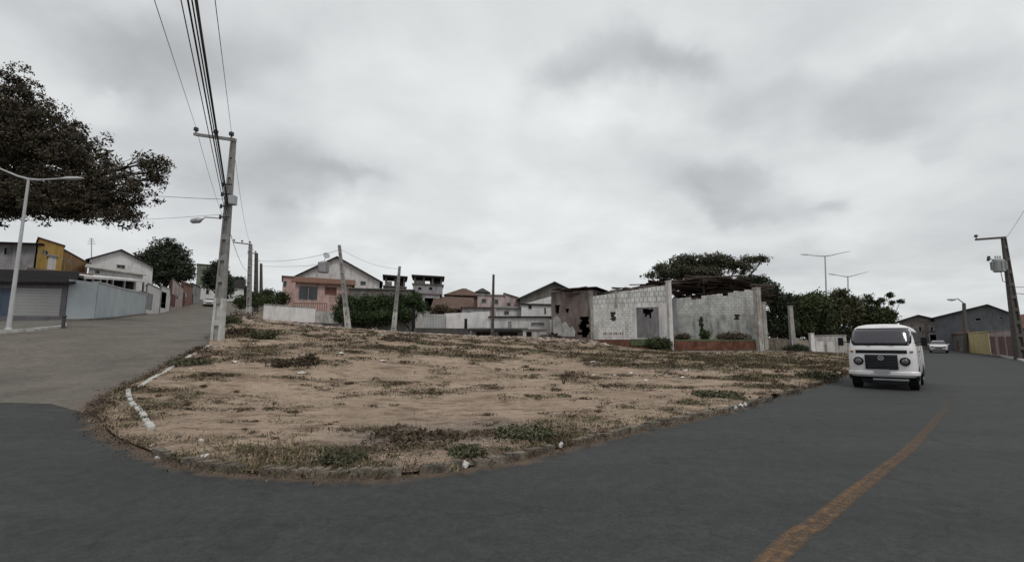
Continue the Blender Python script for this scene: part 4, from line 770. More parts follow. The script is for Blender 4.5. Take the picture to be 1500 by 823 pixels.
# terrace plinth under the hall
mb = MB(); uL, zf = h.uz(860,497); h.bx(mb, -.6, W+.05, -1.2, 0, -.6, zf-.02); mb.build('terrace', M['brick'], h.root)
mb = MB(); u0 = h.uz(930,500)[0]; h.bx(mb, u0, W, -1.3, -1.203, zf-.55, zf+.02); h.bx(mb, u0, W, -1.3, -.4, zf-.018, zf+.02); mb.build('mossy_ledge', M['green'], h.root)
# interior cross walls seen through the doorway and over the front
mb = MB()
def uz_at(h, px, py, n):
    d = rayd(px, py); o = Vector((0, 0, H0)); q = h.o+h.FN*n; k = (q-o).dot(h.FN)/d.dot(h.FN); p = o+d*k-h.o; return p.dot(h.U), p.z
zt_ = Z*.97
cols_ = [(943,452,459),(945.5,452,464),(949,452,461),(952,453,466),(955,452,457)]
edges = [uz_at(h, px, 460, 3.6)[0] for px in (941.5,944,947.5,950.5,954,957)]
h.bx(mb, .2, edges[0], 3.6, 3.8, 0, zt_); h.bx(mb, edges[-1], W-.1, 3.6, 3.8, 0, zt_)
for k, (px, a_, b_) in enumerate(cols_):
    za, zb = uz_at(h, px, a_, 3.6)[1], uz_at(h, px, b_, 3.6)[1]; h.bx(mb, edges[k], edges[k+1], 3.6, 3.8, 0, zb)
    if za < zt_-.1: h.bx(mb, edges[k], edges[k+1], 3.6, 3.8, za, zt_)
h.bx(mb, 0, .2, .22, 3.6, 0, Z*.98); mb.build('inner_wall', M['greywall'], h.root)
mb = MB(); h.bx(mb, edges[0]-1, edges[-1]+1, 4.6, 4.7, 0, zt_); mb.build('hole_shade_backing', M['dark'], h.root)  # added near-black sheet, paints the shaded depth behind the wall gap
# tall white pillars
for px, pt, pb, D, wd, m, lab in ((982.5,413,516,41.2,.21,'offwhite','tall white square pillar at the corner of the ruined hall'),(1113,423,513,41.4,.27,'peeling','peeling white corner pillar at the right end of the ruin, front one'),(1120,444,513,42.3,.24,'conc2','short stained pillar just behind the right corner pillar of the ruin')):
    a = Hp(px, D); z = P(px, pt, D).z; zb = min(a.z, P(px, pb+1, D).z)-.3; mb = MB(); mb.box((a.x, a.y, (z+zb)/2), (wd*1.7, wd*1.7, z-zb), .3); mb.box((a.x, a.y, z+.05), (wd*2.0, wd*2.0, .1), .3)
    tag(mb.build('pillar', M[m], org=a, bevel=.02), lab, 'pillar')
# right wing: recessed block wall over plaster, brick plinth in front
h2 = House('ruined_wing', 'right wing of the ruin with grey block wall above cracked plaster and red brick plinth', 'ruin', (985,46), (1112,43.2), 438, 6, M['block2'], skew=False)
W2 = h2.W; zs2 = h2.uz(990,462)[1]; zr = h2.uz(1111,424)[1]; mb = MB(); n = 16
for i in range(n):
    u0, u1 = W2*i/n, W2*(i+1)/n; z0 = h2.zt+(zr-h2.zt)*i/n+random.choice((0,0,-.25,.1)); mb.prism([h2.w(u0,0,zs2+.001), h2.w(u1,0,zs2+.001), h2.w(u1,0,z0), h2.w(u0,0,z0)], h2.N*.22)
mb.build('upper_wall', M['block2'], h2.root)
h2.ragged((1023,464,1032,488), 7); h2.ragged((1074,455,1084,468), 6)
mb = MB(); zl = h2.uz(985,492)[1]; us = sorted({0, W2, *[x for o in h2.ops for x in o[:2]]}); zz = sorted({0, zs2, *[min(x, zs2) for o in h2.ops for x in o[2:]]})
for i in range(len(us)-1):
    for j in range(len(zz)-1):
        uc = (us[i]+us[i+1])/2; zc = (zz[j]+zz[j+1])/2
        if not any(o[0] < uc < o[1] and o[2] < zc < o[3] for o in h2.ops): h2.bx(mb, us[i], us[i+1], .0, .2, zz[j], zz[j+1])
mb.build('lower_wall', M['plaster'], h2.root)
mb = MB(); h2.bx(mb, W2-.2, W2, .22, 6, 0, zr-.3); h2.bx(mb, 0, W2, 5.8, 6, 0, zr-.6); mb.build('rear_wall', M['plaster'], h2.root)
mb = MB(); a = Hp(984,41.6); b = Hp(1112,41.6); zt = P(1050,496,41.6).z; zb = min(a.z,b.z)-.4
mb.hexa([(a.x+.2,41.6,zb),(b.x-.2,41.6,zb),(b.x-.2,41.85,zb),(a.x+.2,41.85,zb),(a.x+.2,41.6,zt-.1),(b.x-.2,41.6,zt-.1),(b.x-.2,41.85,zt-.1),(a.x+.2,41.85,zt-.1)]); mb.build('brick_plinth', M['brick'], h2.root, org=h2.o)
mb = MB(); a2 = h2.o+h2.w(0,-.004,0); b2 = h2.o+h2.w(W2,-.004,0)
mb.hexa([(a.x+.2,41.7,zb+.3),(b.x-.2,41.7,zb+.3),(b2.x,b2.y,zb+.3),(a2.x,a2.y,zb+.3),(a.x+.2,41.59,zt-.098),(b.x-.2,41.59,zt-.098),(b2.x,b2.y,zt),(a2.x,a2.y,zt)]); mb.build('floor_slab', M['green'], h2.root, org=h2.o)
# roof wreckage over hall and wing: sagging rusty sheets and bare timbers
rf = empty('roof_wreckage', P(980,430,45), 'tangled rusty roof sheets and bare timbers sagging over the ruined hall', 'roof wreckage', None); o = P(980,430,45)
prof_ = [(866,436),(900,432),(940,424),(975,414),(1010,408),(1050,406),(1090,412),(1120,424),(1150,440)]
def topz(px, D, off=0):
    for (x0, y0), (x1, y1) in zip(prof_[:-1], prof_[1:]):
        if x0 <= px <= x1: return P(px, y0+(y1-y0)*(px-x0)/(x1-x0)+off, D)
mb = MB()
for x0 in range(986, 1120, 9):
    for j in range(6):
        D0 = 46.5+j*1.15; D1 = D0+1.1; k0 = 1-j/6; o0 = (28 if x0 < 1050 else 20)*k0+random.uniform(-2, 2); o1 = (28 if x0 < 1050 else 20)*(1-(j+1)/6)+random.uniform(-2, 2)
        if random.random() < .12: continue
        q = [topz(x0, D0, o0+1), topz(x0+10, D0, o0+1+random.uniform(-2,2)), topz(min(x0+10, 1149), D1, o1+1), topz(x0, D1, o1+1)]; mb.hexa(q+[x+Vector((0,0,.04)) for x in q])
for x0 in range(822, 986, 8):
    yb = 426+ (x0-822)*-.0 if x0 < 868 else None
    for j in range(5):
        D0 = 46.3+j*1.2; f_ = lambda px, off: P(px, 427+off, 1) if 0 else P(px, (427-(px-822)*.02 if px < 880 else 427-(px-880)*.135)+off, D0 if off < 90 else D0)
        if random.random() < (.1 if x0 < 872 or j == 0 else .6): continue
        r_ = random.uniform(-1.5, 1.5); q = [P(px, (429 if px < 880 else 429-(px-880)*.145)+r_+dy, D) for px, D, dy in ((x0,D0,2),(x0+9,D0,2),(x0+9,D0+1.15,0),(x0,D0+1.15,0))]; mb.hexa(q+[x+Vector((0,0,.05)) for x in q])
for i in range(420):
    px = random.uniform(868, 1122) if i % 4 else random.uniform(985, 1100); D = random.uniform(46.4, 53); lo = 5 if px < 985 else 33 if px < 1060 else 20
    p = topz(px, D, random.uniform(1, lo)); L_ = random.uniform(.5, 1.6); w = random.uniform(.15, .4); a = random.uniform(-.35, .35); tl = random.uniform(-.5, .25)
    u = Vector((math.cos(a), math.sin(a), random.uniform(-.3, .25))).normalized()*L_; v = Vector((-math.sin(a)*w, math.cos(a)*w, tl*w)); 
    q = [p-u-v, p+u-v, p+u+v, p-u+v]; mb.hexa(q+[x+Vector((0, 0, .03)) for x in q])
mb.build('roof_sheets', M['rust'], rf, org=o)
mb = MB()
for i in range(26):
    px = random.uniform(880, 1110); D = random.uniform(46.4, 52); p = topz(px, D, random.uniform(-2, 8)); a = random.uniform(-.3, .3)
    L_ = random.uniform(1.5, 3.5); d = Vector((math.cos(a), math.sin(a), random.uniform(-.12, .12)))*L_; mb.tube([p-d, p+d], .06, 5)
for px in (895,922,990,1030,1070,1100):
    D = 47; p = topz(px, D, 0); mb.tube([p, Vector((p.x, p.y, hz(p.x, p.y)))], .09, 6); q = topz(px, 53, 4); mb.tube([p, q], .07, 6)
mb.build('timbers', M['timber'], rf, org=o)
# ================================================================== RIGHT SIDE
house('house', 'dark roofed house at the far road end, left of the big grey gable', 'house', (1322,80), (1380,78), 470, 10, M['slab'], [W_(1345,478,1351,486), W_(1362,478,1368,486)], roof=('gable', M['charcoalroof'], dict(oh=.5)), gable=(1345,462))
house('house', 'big blue grey gabled house with one dark window beyond the yellow garage', 'house', (1372,66), (1494,60), 466, 12, M['bluegrey'], [W_(1427,461,1438,470,m=M['dark']), W_(1462,463,1471,467,m=M['dark'])], roof=('gable', M['charcoalroof'], dict(oh=.5)), gable=(1446,447))
house('garage_block', 'pale yellow garage block with flat roof beside the main road', 'garage', (1418,58), (1449,52), 488, 5, M['yellowgate'], [Gd(1425,494,1446,519,m=M['yellowgate'])], roof=('flat', M['yellowgate'], dict(oh=.2)))
house('roadside_shop', 'dark low porch front with brown door at the bend of the main road', 'shop', (1391,66), (1418,60), 490, 4, M['slab'], [D_(1401,499,1406,512,m=M['browndoor']), W_(1409,498,1416,508,m=M['dark'])], roof=('shed', M['browntile'], dict(rise=.5)))
house('house', 'small pale house under a brown canopy behind the distant white car', 'house', (1356,74), (1391,70), 486, 5, M['greywall'], [('hole', (1362,490,1386,502), {})], roof=('flat', M['browntile'], dict(oh=.4)))
r, o = fwall('boundary_wall', 'pink walled front with barred gates next to the leaning transformer pole', [(1449.5,51.6,486),(1490,43,482)], M['palepink'], cap=M['conc2'])
a0, b0 = Hp(1449.5, 51.6), Hp(1490, 43)
for px0, px1 in ((1452,1458),(1464,1472),(1476,1484)):
    mb = MB(); 
    for k in range(7):
        px = px0+(px1-px0)*k/6; f_ = (px-1449.5)/40.5
        d = rayd(px, 500); u = (b0-a0); n_ = Vector((-u.y, u.x, 0)).normalized(); kk = (a0-Vector((0,0,H0))).dot(n_)/d.dot(n_); p = Vector((0,0,H0))+d*kk; p -= n_*.06; mb.box((p.x, p.y, hz(p.x, p.y)+1.05), (.1, .05, 1.8), math.atan2(u.y, u.x))
    mb.build('gate_bars', M['gatepink'], r, org=o)
house('house', 'pink house with reddish roof cut by the right edge of the picture', 'house', (1491,42), (1600,32), 482, 8, M['palepink'], [D_(1496,495,1500,525,m=M['browndoor'])], roof=('shed', M['tile'], dict(rise=1.4, oh=.5)))
r, o = fwall('boundary_wall', 'patchy white garden wall glimpsed under the trees left of the white van', [(1188,53,492),(1240,54,491)], M['dirtywhite'], cap=M['conc2'])
fwall('boundary_wall', 'low rubble stone wall right of the ruin under the first trees', [(1122,50,494),(1160,50,497)], M['kerb'])
for px, D, lab in ((1200,51,'pale stall board leaning under the trees, left one'),(1216,51.5,'pale stall board leaning under the trees, right one')):
    a = Hp(px, D); mb = MB(); mb.box((a.x, a.y, a.z+.8), (1.0, .08, 1.1), .2); mb.box((a.x-.4, a.y+.2, a.z+.5), (.07,.07,1.2)); mb.box((a.x+.4, a.y+.2, a.z+.5), (.07,.07,1.2)); tag(mb.build('stall_board', M['offwhite'], org=a), lab, 'board')
# side lane kerb in front of the ruin
k = ribbon('kerb', smooth_line([tuple(Hp(1000,40.5)[:2]), tuple(Hp(1120,41)[:2]), tuple(Hp(1240,46)[:2]), tuple(Hp(1300,52)[:2])], 6), .2, .2, M['conc2'], hz); k['kind'] = 'structure'
# ================================================================== POLES
def hpole(name, base, top, w0, w1, m, root, painted=None):
    """concrete double-T pole: two tapering flanges joined by a web with rungs"""
    a, b = Vector(base), Vector(top); ax = (b-a)
    u = Vector((1, 0, 0)); v = Vector((0, 1, 0))
    def seg(mb, t0, t1, du0, du1, dv0, dv1):
        q = []
        for t in (t0, t1):
            w = w0+(w1-w0)*t; c = a+ax*t
            for x, y in ((du0,dv0),(du1,dv0),(du1,dv1),(du0,dv1)): q.append(c+u*x*w+v*y*w)
        mb.hexa(q)
    mb = MB(); ts = [0, .25, 1]
    for t0, t1 in zip(ts[:-1], ts[1:]):
        seg(mb, t0, t1, -.5, -.28, -.35, .35); seg(mb, t0, t1, .28, .5, -.35, .35); seg(mb, t0, t1, -.28, .28, -.12, .12)
    k = max(8, int(ax.length/.9))
    for i in range(k):
        t = (i+.1)/k; seg(mb, t, min(t+.12/k*2.2, 1), -.279, .279, -.349, -.121)
    o = mb.build('pole_shaft', m, root, org=a); 
    if painted:
        pm = MB(); e = .012/w0
        t1 = painted
        for du0, du1 in ((-.5-e, -.28+e), (.28-e, .5+e)): seg(pm, 0, t1, du0, du1, -.35-e, .35+e)
        seg(pm, 0, t1, -.28+e+.001, .28-e-.001, -.12-e, .12+e); 
        kk = int(k*painted)
        for i in range(kk): t = (i+.1)/k; seg(pm, t, t+.12/k*2.2, -.265, .265, -.35-e, -.14)
        pm.build('whitewashed_base', M['whitepaint'], root, org=a)
    return o
def pole(label, px, D, pytop, pxtop, w0, w1, m='concrete', base_py=None, arm=None, painted=None, lamp=None, group=None, name='power_pole', cat='power pole', Dtop=None):
    a = Hp(px, D, -.3); b = P(pxtop, pytop, Dtop or D); root = empty(name, a, label, cat, group); hpole(name, a, b, w0, w1, M[m], root, painted)
    if arm:    # (px of the far end, py, width)
        c = P(arm[0], arm[1], D+arm[2]); mb = MB(); e = b+(b-c).normalized()*.15; d = (c-e).normalized(); s = Vector((0,0,.07)); n = Vector((-d.y, d.x, 0)).normalized()*.06
        mb.hexa([e-s-n, c-s-n, c-s+n, e-s+n, e+s-n, c+s-n, c+s+n, e+s+n]); ar = mb.build('crossarm', M[m], root, org=a)
        for f in arm[3]:
            p = b.lerp(c, f)+Vector((0,0,.07)); mb = MB(); mb.tube([p, p+Vector((0,0,.10)), p+Vector((0,0,.13)), p+Vector((0,0,.26)), p+Vector((0,0,.30))], [.03,.03,.11,.11,.05], 10); mb.build('insulator', M['darksteel'], ar, org=a)
    return root, a, b
r1, a1, b1 = pole('tall leaning double-T concrete pole with whitewashed base at the tip of the lot', 318, 21, 205, 342, .43, .20, arm=(285, 197, 1.2, (.06,.45,.97)), painted=.235)
def on1(t): return a1+(b1-a1)*t
# street light arm, junction box and clamps on that pole
q = P(324,320,21); lt = P(290,322,20.6); mb = MB(); mb.tube([q, q.lerp(lt, .3)+Vector((0,0,.05)), q.lerp(lt, .72)+Vector((0,0,.1)), lt+Vector((.25,0,.05)), lt], .03, 8); la = mb.build('lamp_arm', M['steel'], r1, org=a1)
mb = MB(); mb.tube([lt+Vector((.18,0,.02)), lt+Vector((.05,0,-.02)), lt+Vector((-.25,0,-.06)), lt+Vector((-.33,0,-.07))], [.05,.13,.11,.03], 10); mb.build('lamp_head', M['steel'], la, org=a1)
q = P(338,294,20.9); mb = MB(); mb.box((q.x+.12, q.y-.05, q.z), (.26, .3, .42)); mb.build('junction_box', M['steel'], r1, org=a1, bevel=.02)
for z in (-.8, -.3, .25, .7):
    mb = MB(); p = q+Vector((-.12, 0, z)); mb.box((p.x, p.y-.16, p.z), (.42, .07, .06)); mb.tube([p+Vector((-.22,-.12,-.08)), p+Vector((-.22,-.12,.1))], .05, 8); mb.build('clamp', M['darksteel'], r1, org=a1)
r2, a2, b2 = pole('second concrete pole up the side street with long crossarm and whitewashed foot', 362, 55, 358, 367, .5, .34, arm=(342, 355, .5, (.05,.5,.97)), painted=.2)
r3, a3, b3 = pole('third concrete pole up the side street, dark with short crossarm', 372, 72, 371, 375.5, .6, .4, m='poledark', arm=(363, 371, .5, (.1,.95)))
r4, a4, b4 = pole('most distant thin pole of the side street row', 379, 95, 386, 382.5, .6, .4, m='poledark')
rP, aP, bP = pole('leaning concrete pole in front of the gabled house', 510.5, 43, 359, 497, .46, .24, painted=.3, m='concrete')
rQ, aQ, bQ = pole('concrete pole leaning right across the hedge', 575.5, 45, 390, 585.5, .42, .22, painted=.35, m='concrete')
rC, aC, bC = pole('thin straight brown pole at the centre of the picture', 721, 47, 402, 723, .34, .22, m='poledark')
# right transformer pole
rT, aT, bT = pole('dark leaning pole with long crossarm and transformer at the right edge', 1492, 35, 348, 1470, .62, .26, m='poledark', arm=(1429, 351, .3, (.97,)))
q = P(1463,389,34.8); mb = MB(); mb.tube([q+Vector((0,0,-.48)), q+Vector((0,0,-.42)), q+Vector((0,0,.40)), q+Vector((0,0,.46))], [.28,.36,.36,.25], 14); tf = mb.build('transformer', M['steel'], rT, org=aT)
mb = MB()
for k in range(10):
    a = k*.628; mb.box((q.x+math.cos(a)*.4, q.y+math.sin(a)*.4, q.z), (.12, .03, .6), a)
for dx in (-.18, 0, .18): mb.tube([q+Vector((dx,0,.45)), q+Vector((dx,0,.72))], .045, 6)
mb.build('cooling_fins', M['steel'], tf, org=aT)
mb = MB(); e = P(1472,386,35); mb.tube([q, e], .06, 6); f_ = P(1449,379,34.6); mb.tube([q+Vector((-.2,0,.4)), f_], .035, 6); mb.tube([f_+Vector((-.1,0,-.15)), f_+Vector((.0,0,.18))], .09, 8); g_ = P(1478,415,35); mb.tube([P(1466,398,34.9), P(1469,412,34.9), g_], .025, 6); mb.build('bracket', M['darksteel'], rT, org=aT)
pole('dark far pole between the white van and the distant car', 1358, 66, 468, 1356, .38, .25, m='poledark')
# street lamps
def lamp2(label, px, D, pyt, pxt, L, R_, r0=.09, zup=0, y_arm=0, group=None, fork=0.0):
    a = Hp(px, D, -.1); b = P(pxt, pyt, D); root = empty('street_lamp', a, label, 'street lamp', group); mb = MB()
    mb.tube([a, a+(b-a)*.02, a+(b-a)*.03, b], [r0*1.9, r0*1.9, r0*1.25, r0*.7], 12); mb.build('post', M['whitesteel'], root, org=a)
    for (ex, ey, eD) in (L, R_):
        e = P(ex, ey, eD); mb = MB(); st = b+Vector((0,0,-.02)); k = st.lerp(e, .2)+Vector((0,0,-fork)); dirn = (e-st).normalized(); hs = st.lerp(e, .62)
        mb.tube([st, k, hs], [r0*.75, r0*.6, r0*.45], 8); ar = mb.build('lamp_arm', M['whitesteel'], root, org=a)
        n = Vector((-dirn.y, dirn.x, 0)).normalized(); hb = MB(); w = max(.14, r0*1.4)
        prof = [(hs-dirn*.05, .4, .5), (hs.lerp(e, .3), 1, 1), (hs.lerp(e, .8), .9, .8), (e, .45, .35)]
        vs = []; 
        for p, kw, kh in prof: vs += [p-n*w*kw-Vector((0,0,.05*kh)), p+n*w*kw-Vector((0,0,.05*kh)), p+n*w*kw*.8+Vector((0,0,.06*kh)), p-n*w*kw*.8+Vector((0,0,.06*kh))]
        fs = [(0,1,2,3),(15,14,13,12)]
        for i in range(3): fs += [(i*4+j, i*4+4+j, i*4+4+(j+1) % 4, i*4+(j+1) % 4) for j in range(4)]
        hb.add(vs, fs).build('lamp_head', M['whitesteel'], ar, org=a)
lamp2('white twin-arm street lamp in front of the garage at the left edge', 10, 22, 262, 42, (-40,232,21.0), (122,261,22.3), r0=.075, fork=.05)
lamp2('nearer and taller twin-arm street lamp above the trees left of the van', 1212, 66, 375, 1208.5, (1173,372.5,65.5), (1246,368,66.5), r0=.11, fork=.05)
lamp2('farther and lower twin-arm street lamp above the trees left of the van', 1243, 78, 405, 1242, (1214,401,77.5), (1272,398,78.5), r0=.12, fork=.05)
a = Hp(1413,58,-.1); b = P(1412,444,58); root = empty('street_lamp', a, 'dark single-arm street lamp in front of the big grey gabled house', 'street lamp'); mb = MB(); mb.tube([a, b], [.26,.17], 8); mb.build('post', M['poledark'], root, org=a)
e = P(1394,439,57); mb = MB(); mb.tube([b, b.lerp(e, .5)+Vector((0,0,.35)), e], .06, 6); ar = mb.build('lamp_arm', M['steel'], root, org=a); mb = MB(); mb.tube([e+Vector((.5,0,0)), e, e+Vector((-.5,0,.02))], [.06,.16,.08], 8); mb.build('lamp_head', M['steel'], ar, org=a)
# small dark bollard
g = Hp(90, 24.6, 0); mb = MB(); mb.tube([g, g+Vector((0,0,.55)), g+Vector((0,0,.62)), g+Vector((0,0,.70))], [.09,.08,.11,.05], 10); mb.tube([g, g+Vector((0,0,.06))], .14, 10); tag(mb.build('bollard', M['darksteel'], org=g), 'short black bollard on the corner of the left pavement', 'bollard')
# ------------------------------------------------------------------ wires
def wire(pts, r, lab, grp=None, m='darksteel', sag=0.0):
    a, b = Vector(pts[0]), Vector(pts[1]); L_ = []
    for i in range(17):
        t = i/16; p = a.lerp(b, t); p.z -= sag*4*t*(1-t); L_.append(p)
    mb = MB(); mb.tube(L_, r, 6, cap=False); return tag(mb.build('power_line', M[m], org=a), lab, 'power line', grp)
M['cable'] = mat('cable', (.03,.03,.032), rough=.6); M['thin'] = mat('thin_conductor', (.17,.17,.175), rough=.5)
def toward(att, px, D, k=2.6):
    p = P(px, 0, D); return att+(p-att)*k
for (ax_, ay_, aD), px, r, m, lab in [((334,300,20.9), 287, .030, 'cable', 'thickest black cable bundle dropping to the middle of the tall leaning pole'),
        ((332,308,20.9), 275, .020, 'cable', 'black cable just left of the thickest bundle on the tall leaning pole'),
        ((331,316,20.9), 265, .012, 'cable', 'thin dark cable reaching lowest on the tall leaning pole'),
        ((333,304,20.9), 281, .016, 'cable', 'slim cable running between the two black bundles above the tall pole')]:
    at_ = P(ax_, ay_, aD); wire((at_, toward(at_, px, 9)), r, lab, m=m)
for f, px, lab in ((.97, 226, 'leftmost faint conductor leaving the end of the tall pole crossarm'), (.45, 288, 'conductor leaving the middle insulator of the tall pole crossarm'), (.06, 315, 'rightmost faint conductor at the top of the tall leaning pole')):
    c = P(285, 197, 22.2); at_ = b1.lerp(c, f)+Vector((0,0,.32)); wire((at_, toward(at_, px, 8)), .008 if f != .45 else .02, lab, m='thin' if f != .45 else 'cable')
c2 = P(342,355,55.5)
for f, lab in ((.05,'conductor joining tops of first and second street poles'),(.97,'conductor joining crossarm ends of first and second street poles')): wire((b1.lerp(P(285,197,22.2), f)+Vector((0,0,.3)), b2.lerp(c2, f)+Vector((0,0,.3))), .010, lab, m='thin', sag=.7)
wire((P(330,318,21), P(364,398,55)), .014, 'low dark cable running from the tall pole down to the second pole', m='thin', sag=.6)
wire((b2+Vector((0,0,.2)), b3+Vector((0,0,.2))), .02, 'short line between the second and third street poles', m='thin', sag=.4)
wire((b3, b4), .02, 'short line between the third and the most distant street pole', m='thin', sag=.3)
wire((P(331,292,21), P(60,262,34)), .012, 'faint line running left from the tall pole behind the big tree', m='thin', sag=.3)
wire((P(327,314,21), P(60,322,40)), .009, 'faintest low line running left from the tall pole', m='thin', sag=.2)
wire((P(367,381,55), P(498,366,43)), .017, 'upper line crossing the sky from the second pole to the pole by the gabled house', m='thin', sag=.5)
wire((P(368,388,55), P(499,384,43)), .015, 'lower line crossing from the second pole to the pole by the gabled house', m='thin', sag=.3)
wire((P(498,364,43), P(585,394,45)), .012, 'line between the two leaning poles above the hedge', m='thin', sag=.4)
wire((P(1471,352,35), P(1600,120,14)), .010, 'faint line climbing from the transformer pole out of the picture', m='thin', sag=.3)
wire((P(1476,420,35), P(1600,405,22)), .02, 'upper cable leaving the transformer pole to the right', m='cable', sag=.2)
wire((P(1478,428,35), P(1600,425,22)), .02, 'lower cable leaving the transformer pole to the right', m='cable', sag=.2)
# ================================================================== TREES
def foliage(name, blobs, n, size, m, parent, org, cl=.35, per=14):
    """leaf-sized faces gathered in small clumps through the volume of several ellipsoids"""
    w = np.array([b[6]*b[3]*b[4]*b[5] for b in blobs]); w /= w.sum(); nc = n//per; cs = []
    for b, k in zip(blobs, rng.multinomial(nc, w)):
        v = rng.normal(size=(k, 3)); v /= np.linalg.norm(v, axis=1)[:, None]; r = rng.random(k)**(1/2.2)
        r *= np.array([1+.38*noise.noise(Vector(x*2.1)+Vector(b[:3])) for x in v]); cs.append(v*r[:, None]*np.array(b[3:6])+np.array(b[:3]))
    c = np.concatenate(cs); keep = np.array([noise.noise(Vector(x)*.9/max(cl, .2)*.3) > -.2 for x in c]); c = c[keep]
    p = np.repeat(c, per, 0)+rng.normal(0, cl, (len(c)*per, 3))*np.array([1, 1, .6]); N = len(p)
    d = rng.normal(size=(N, 3)); d /= np.linalg.norm(d, axis=1)[:, None]; e = np.cross(d, rng.normal(size=(N, 3))); e /= np.linalg.norm(e, axis=1)[:, None]
    s = size*rng.uniform(.6, 1.3, N)[:, None]; q = np.stack([p-d*s, p+e*s*.45, p+d*s, p-e*s*.45], 1).reshape(-1, 3)
    return npmesh(name, q, np.arange(4*N).reshape(-1, 4), m, parent=parent, org=org)
def tree(label, base, blobs, n, size, lm, cat='tree', name='tree', trunk_r=.3, group=None, cl=.35, limbs=True, fork=.45, per=14):
    bl = []
    for px, py, D, rx, ry, *k in blobs:
        p = P(px, py, D); s = D/F; bl.append((p.x, p.y, p.z, rx*s, max(rx, ry)*s*.75 if not k else k[0], ry*s, k[1] if len(k) > 1 else 1))
    g = base if isinstance(base, Vector) else Hp(*base); root = empty(name, g, label, cat, group)
    foliage('crown', bl, n, size, lm, root, tuple(g), cl=cl, per=per)
    if limbs:
        cx = sum(b[0] for b in bl)/len(bl); cy = sum(b[1] for b in bl)/len(bl); cz = min(b[2]-b[5]*.4 for b in bl); f_ = Vector((g.x*.6+cx*.4, g.y*.6+cy*.4, g.z+(cz-g.z)*max(fork, .45)))
        mb = MB(); mb.tube([g+Vector((0,0,-.3)), g+Vector((0,0,.3)), g.lerp(f_, .5)+Vector((.1,0,0)), f_], [trunk_r*1.4, trunk_r, trunk_r*.85, trunk_r*.7], 10)
        for b in bl:
            e = Vector(b[:3]); m_ = f_.lerp(e, .5)+Vector((random.uniform(-.3,.3), random.uniform(-.3,.3), -.2)); mb.tube([f_+Vector((0,0,-.1)), m_, e], [trunk_r*.5, trunk_r*.3, trunk_r*.1], 7)
            for _ in range(5):
                t = e+Vector((random.uniform(-1,1)*b[3], random.uniform(-1,1)*b[4], random.uniform(-.6,1)*b[5]))*.75; mb.tube([m_.lerp(e, random.random()), t], [trunk_r*.14, trunk_r*.04], 5)
        mb.build('trunk', M['bark'], root, org=g)
    return root
tree('huge dark spreading tree hanging over the upper left corner behind the street lamp', Vector((-42, 31, hz(-42, 31))),
     [(-110,200,30,120,90),(-20,170,30,60,58),(30,160,30,42,48),(-10,250,30,80,62),(60,215,30,68,62),(110,235,29,58,48),(150,262,29,42,44),(110,292,29,80,34),(165,302,29,42,30),(30,290,30,70,27),(183,255,28,20,14,1.2,.7),(222,236,28,25,20,1.0,1.4),(232,250,28,17,17,.9,1.4),(200,278,28,24,20,1.5,1.1),(188,318,28,22,13,1.5,1),(225,262,28,16,12,1,1),(70,150,30,14,12,1,.5),(0,285,29,60,38),(60,292,29,60,32),(-60,300,29,50,40),(20,120,30,30,28),(60,190,29,50,45),(110,300,28.5,60,26),(0,312,29,40,20),(-60,250,29,60,60)],
     210000, .10, LF['reddish'], trunk_r=.30, fork=1.3, cl=.17, per=26)
tree('dense dark round tree above the pink houses of the side street', (236,74), [(240,385,74,38,30),(215,393,74,22,20),(262,395,74,22,20),(240,402,74,40,15),(246,362,74,20,14)], 30000, .2, LF['dark'], trunk_r=.35, cl=.3)
tree('smaller dark tree half hidden behind the tall leaning pole', (318,88), [(316,400,88,14,18),(308,412,88,10,14),(326,414,88,12,18),(332,425,88,8,14)], 14000, .22, LF['dark'], trunk_r=.3, cl=.3)
tree('dark bushy tree in the distance between tall pole and second pole', (345,110), [(340,415,110,8,8),(350,412,110,9,7),(358,428,110,8,10)], 4000, .3, LF['dark'], cl=.4)
tree('dark green shrub at the feet of the street poles', (366,62), [(356,442,60,12,9),(372,438,62,14,10),(385,443,60,10,8)], 9000, .13, LF['green'], trunk_r=.08, cat='shrub', name='shrub', cl=.25)
tree('low green shrubs behind the white wall left of the pink house', (405,58), [(398,440,58,10,6),(412,437,60,10,9),(392,432,66,10,7)], 5000, .13, LF['green'], trunk_r=.06, cat='shrub', name='shrub', cl=.25)
tree('long overgrown green hedge spilling over the low wall left of the leaning pole', (535,50), [(500,450,50,9,18),(515,446,49.5,16,14),(540,448,49.5,18,16),(563,446,49.5,16,16),(520,464,49,26,12),(556,465,49,24,12),(505,465,49,12,12)], 36000, .11, LF['hedge'], trunk_r=.08, cat='hedge', name='hedge', cl=.22)
tree('right part of the hedge with taller sprigs beside the dark gate post', (600,50.5), [(585,447,50,16,16),(606,440,50.5,13,13),(616,448,50.5,8,12),(592,461,49.5,18,9),(575,458,49.5,12,12)], 16000, .11, LF['hedge'], trunk_r=.07, cat='hedge', name='hedge', cl=.22)
tree('dark shrub in front of the cream house right of the hedge', (648,57), [(645,455,58,12,7),(660,459,58,9,4),(636,462,58,6,5)], 4500, .13, LF['brown'], trunk_r=.05, cat='shrub', name='shrub', cl=.25)
tree('wide flat topped tree with ragged crown rising behind the ruined hall', (1035,57), [(975,393,57,18,9),(1005,385,57,26,13),(1045,384,57,28,13),(1080,388,57,20,12),(1105,378,57,17,5,1,.8),(1090,395,57,14,7),(1120,379,57,5,6,.5,.9),(1010,400,57,50,9),(960,403,57,20,5),(1012,372,57,5,5,.5,.6),(1055,372,57,6,4,.5,.6)], 26000, .15, LF['flat'], trunk_r=.4, cl=.22)
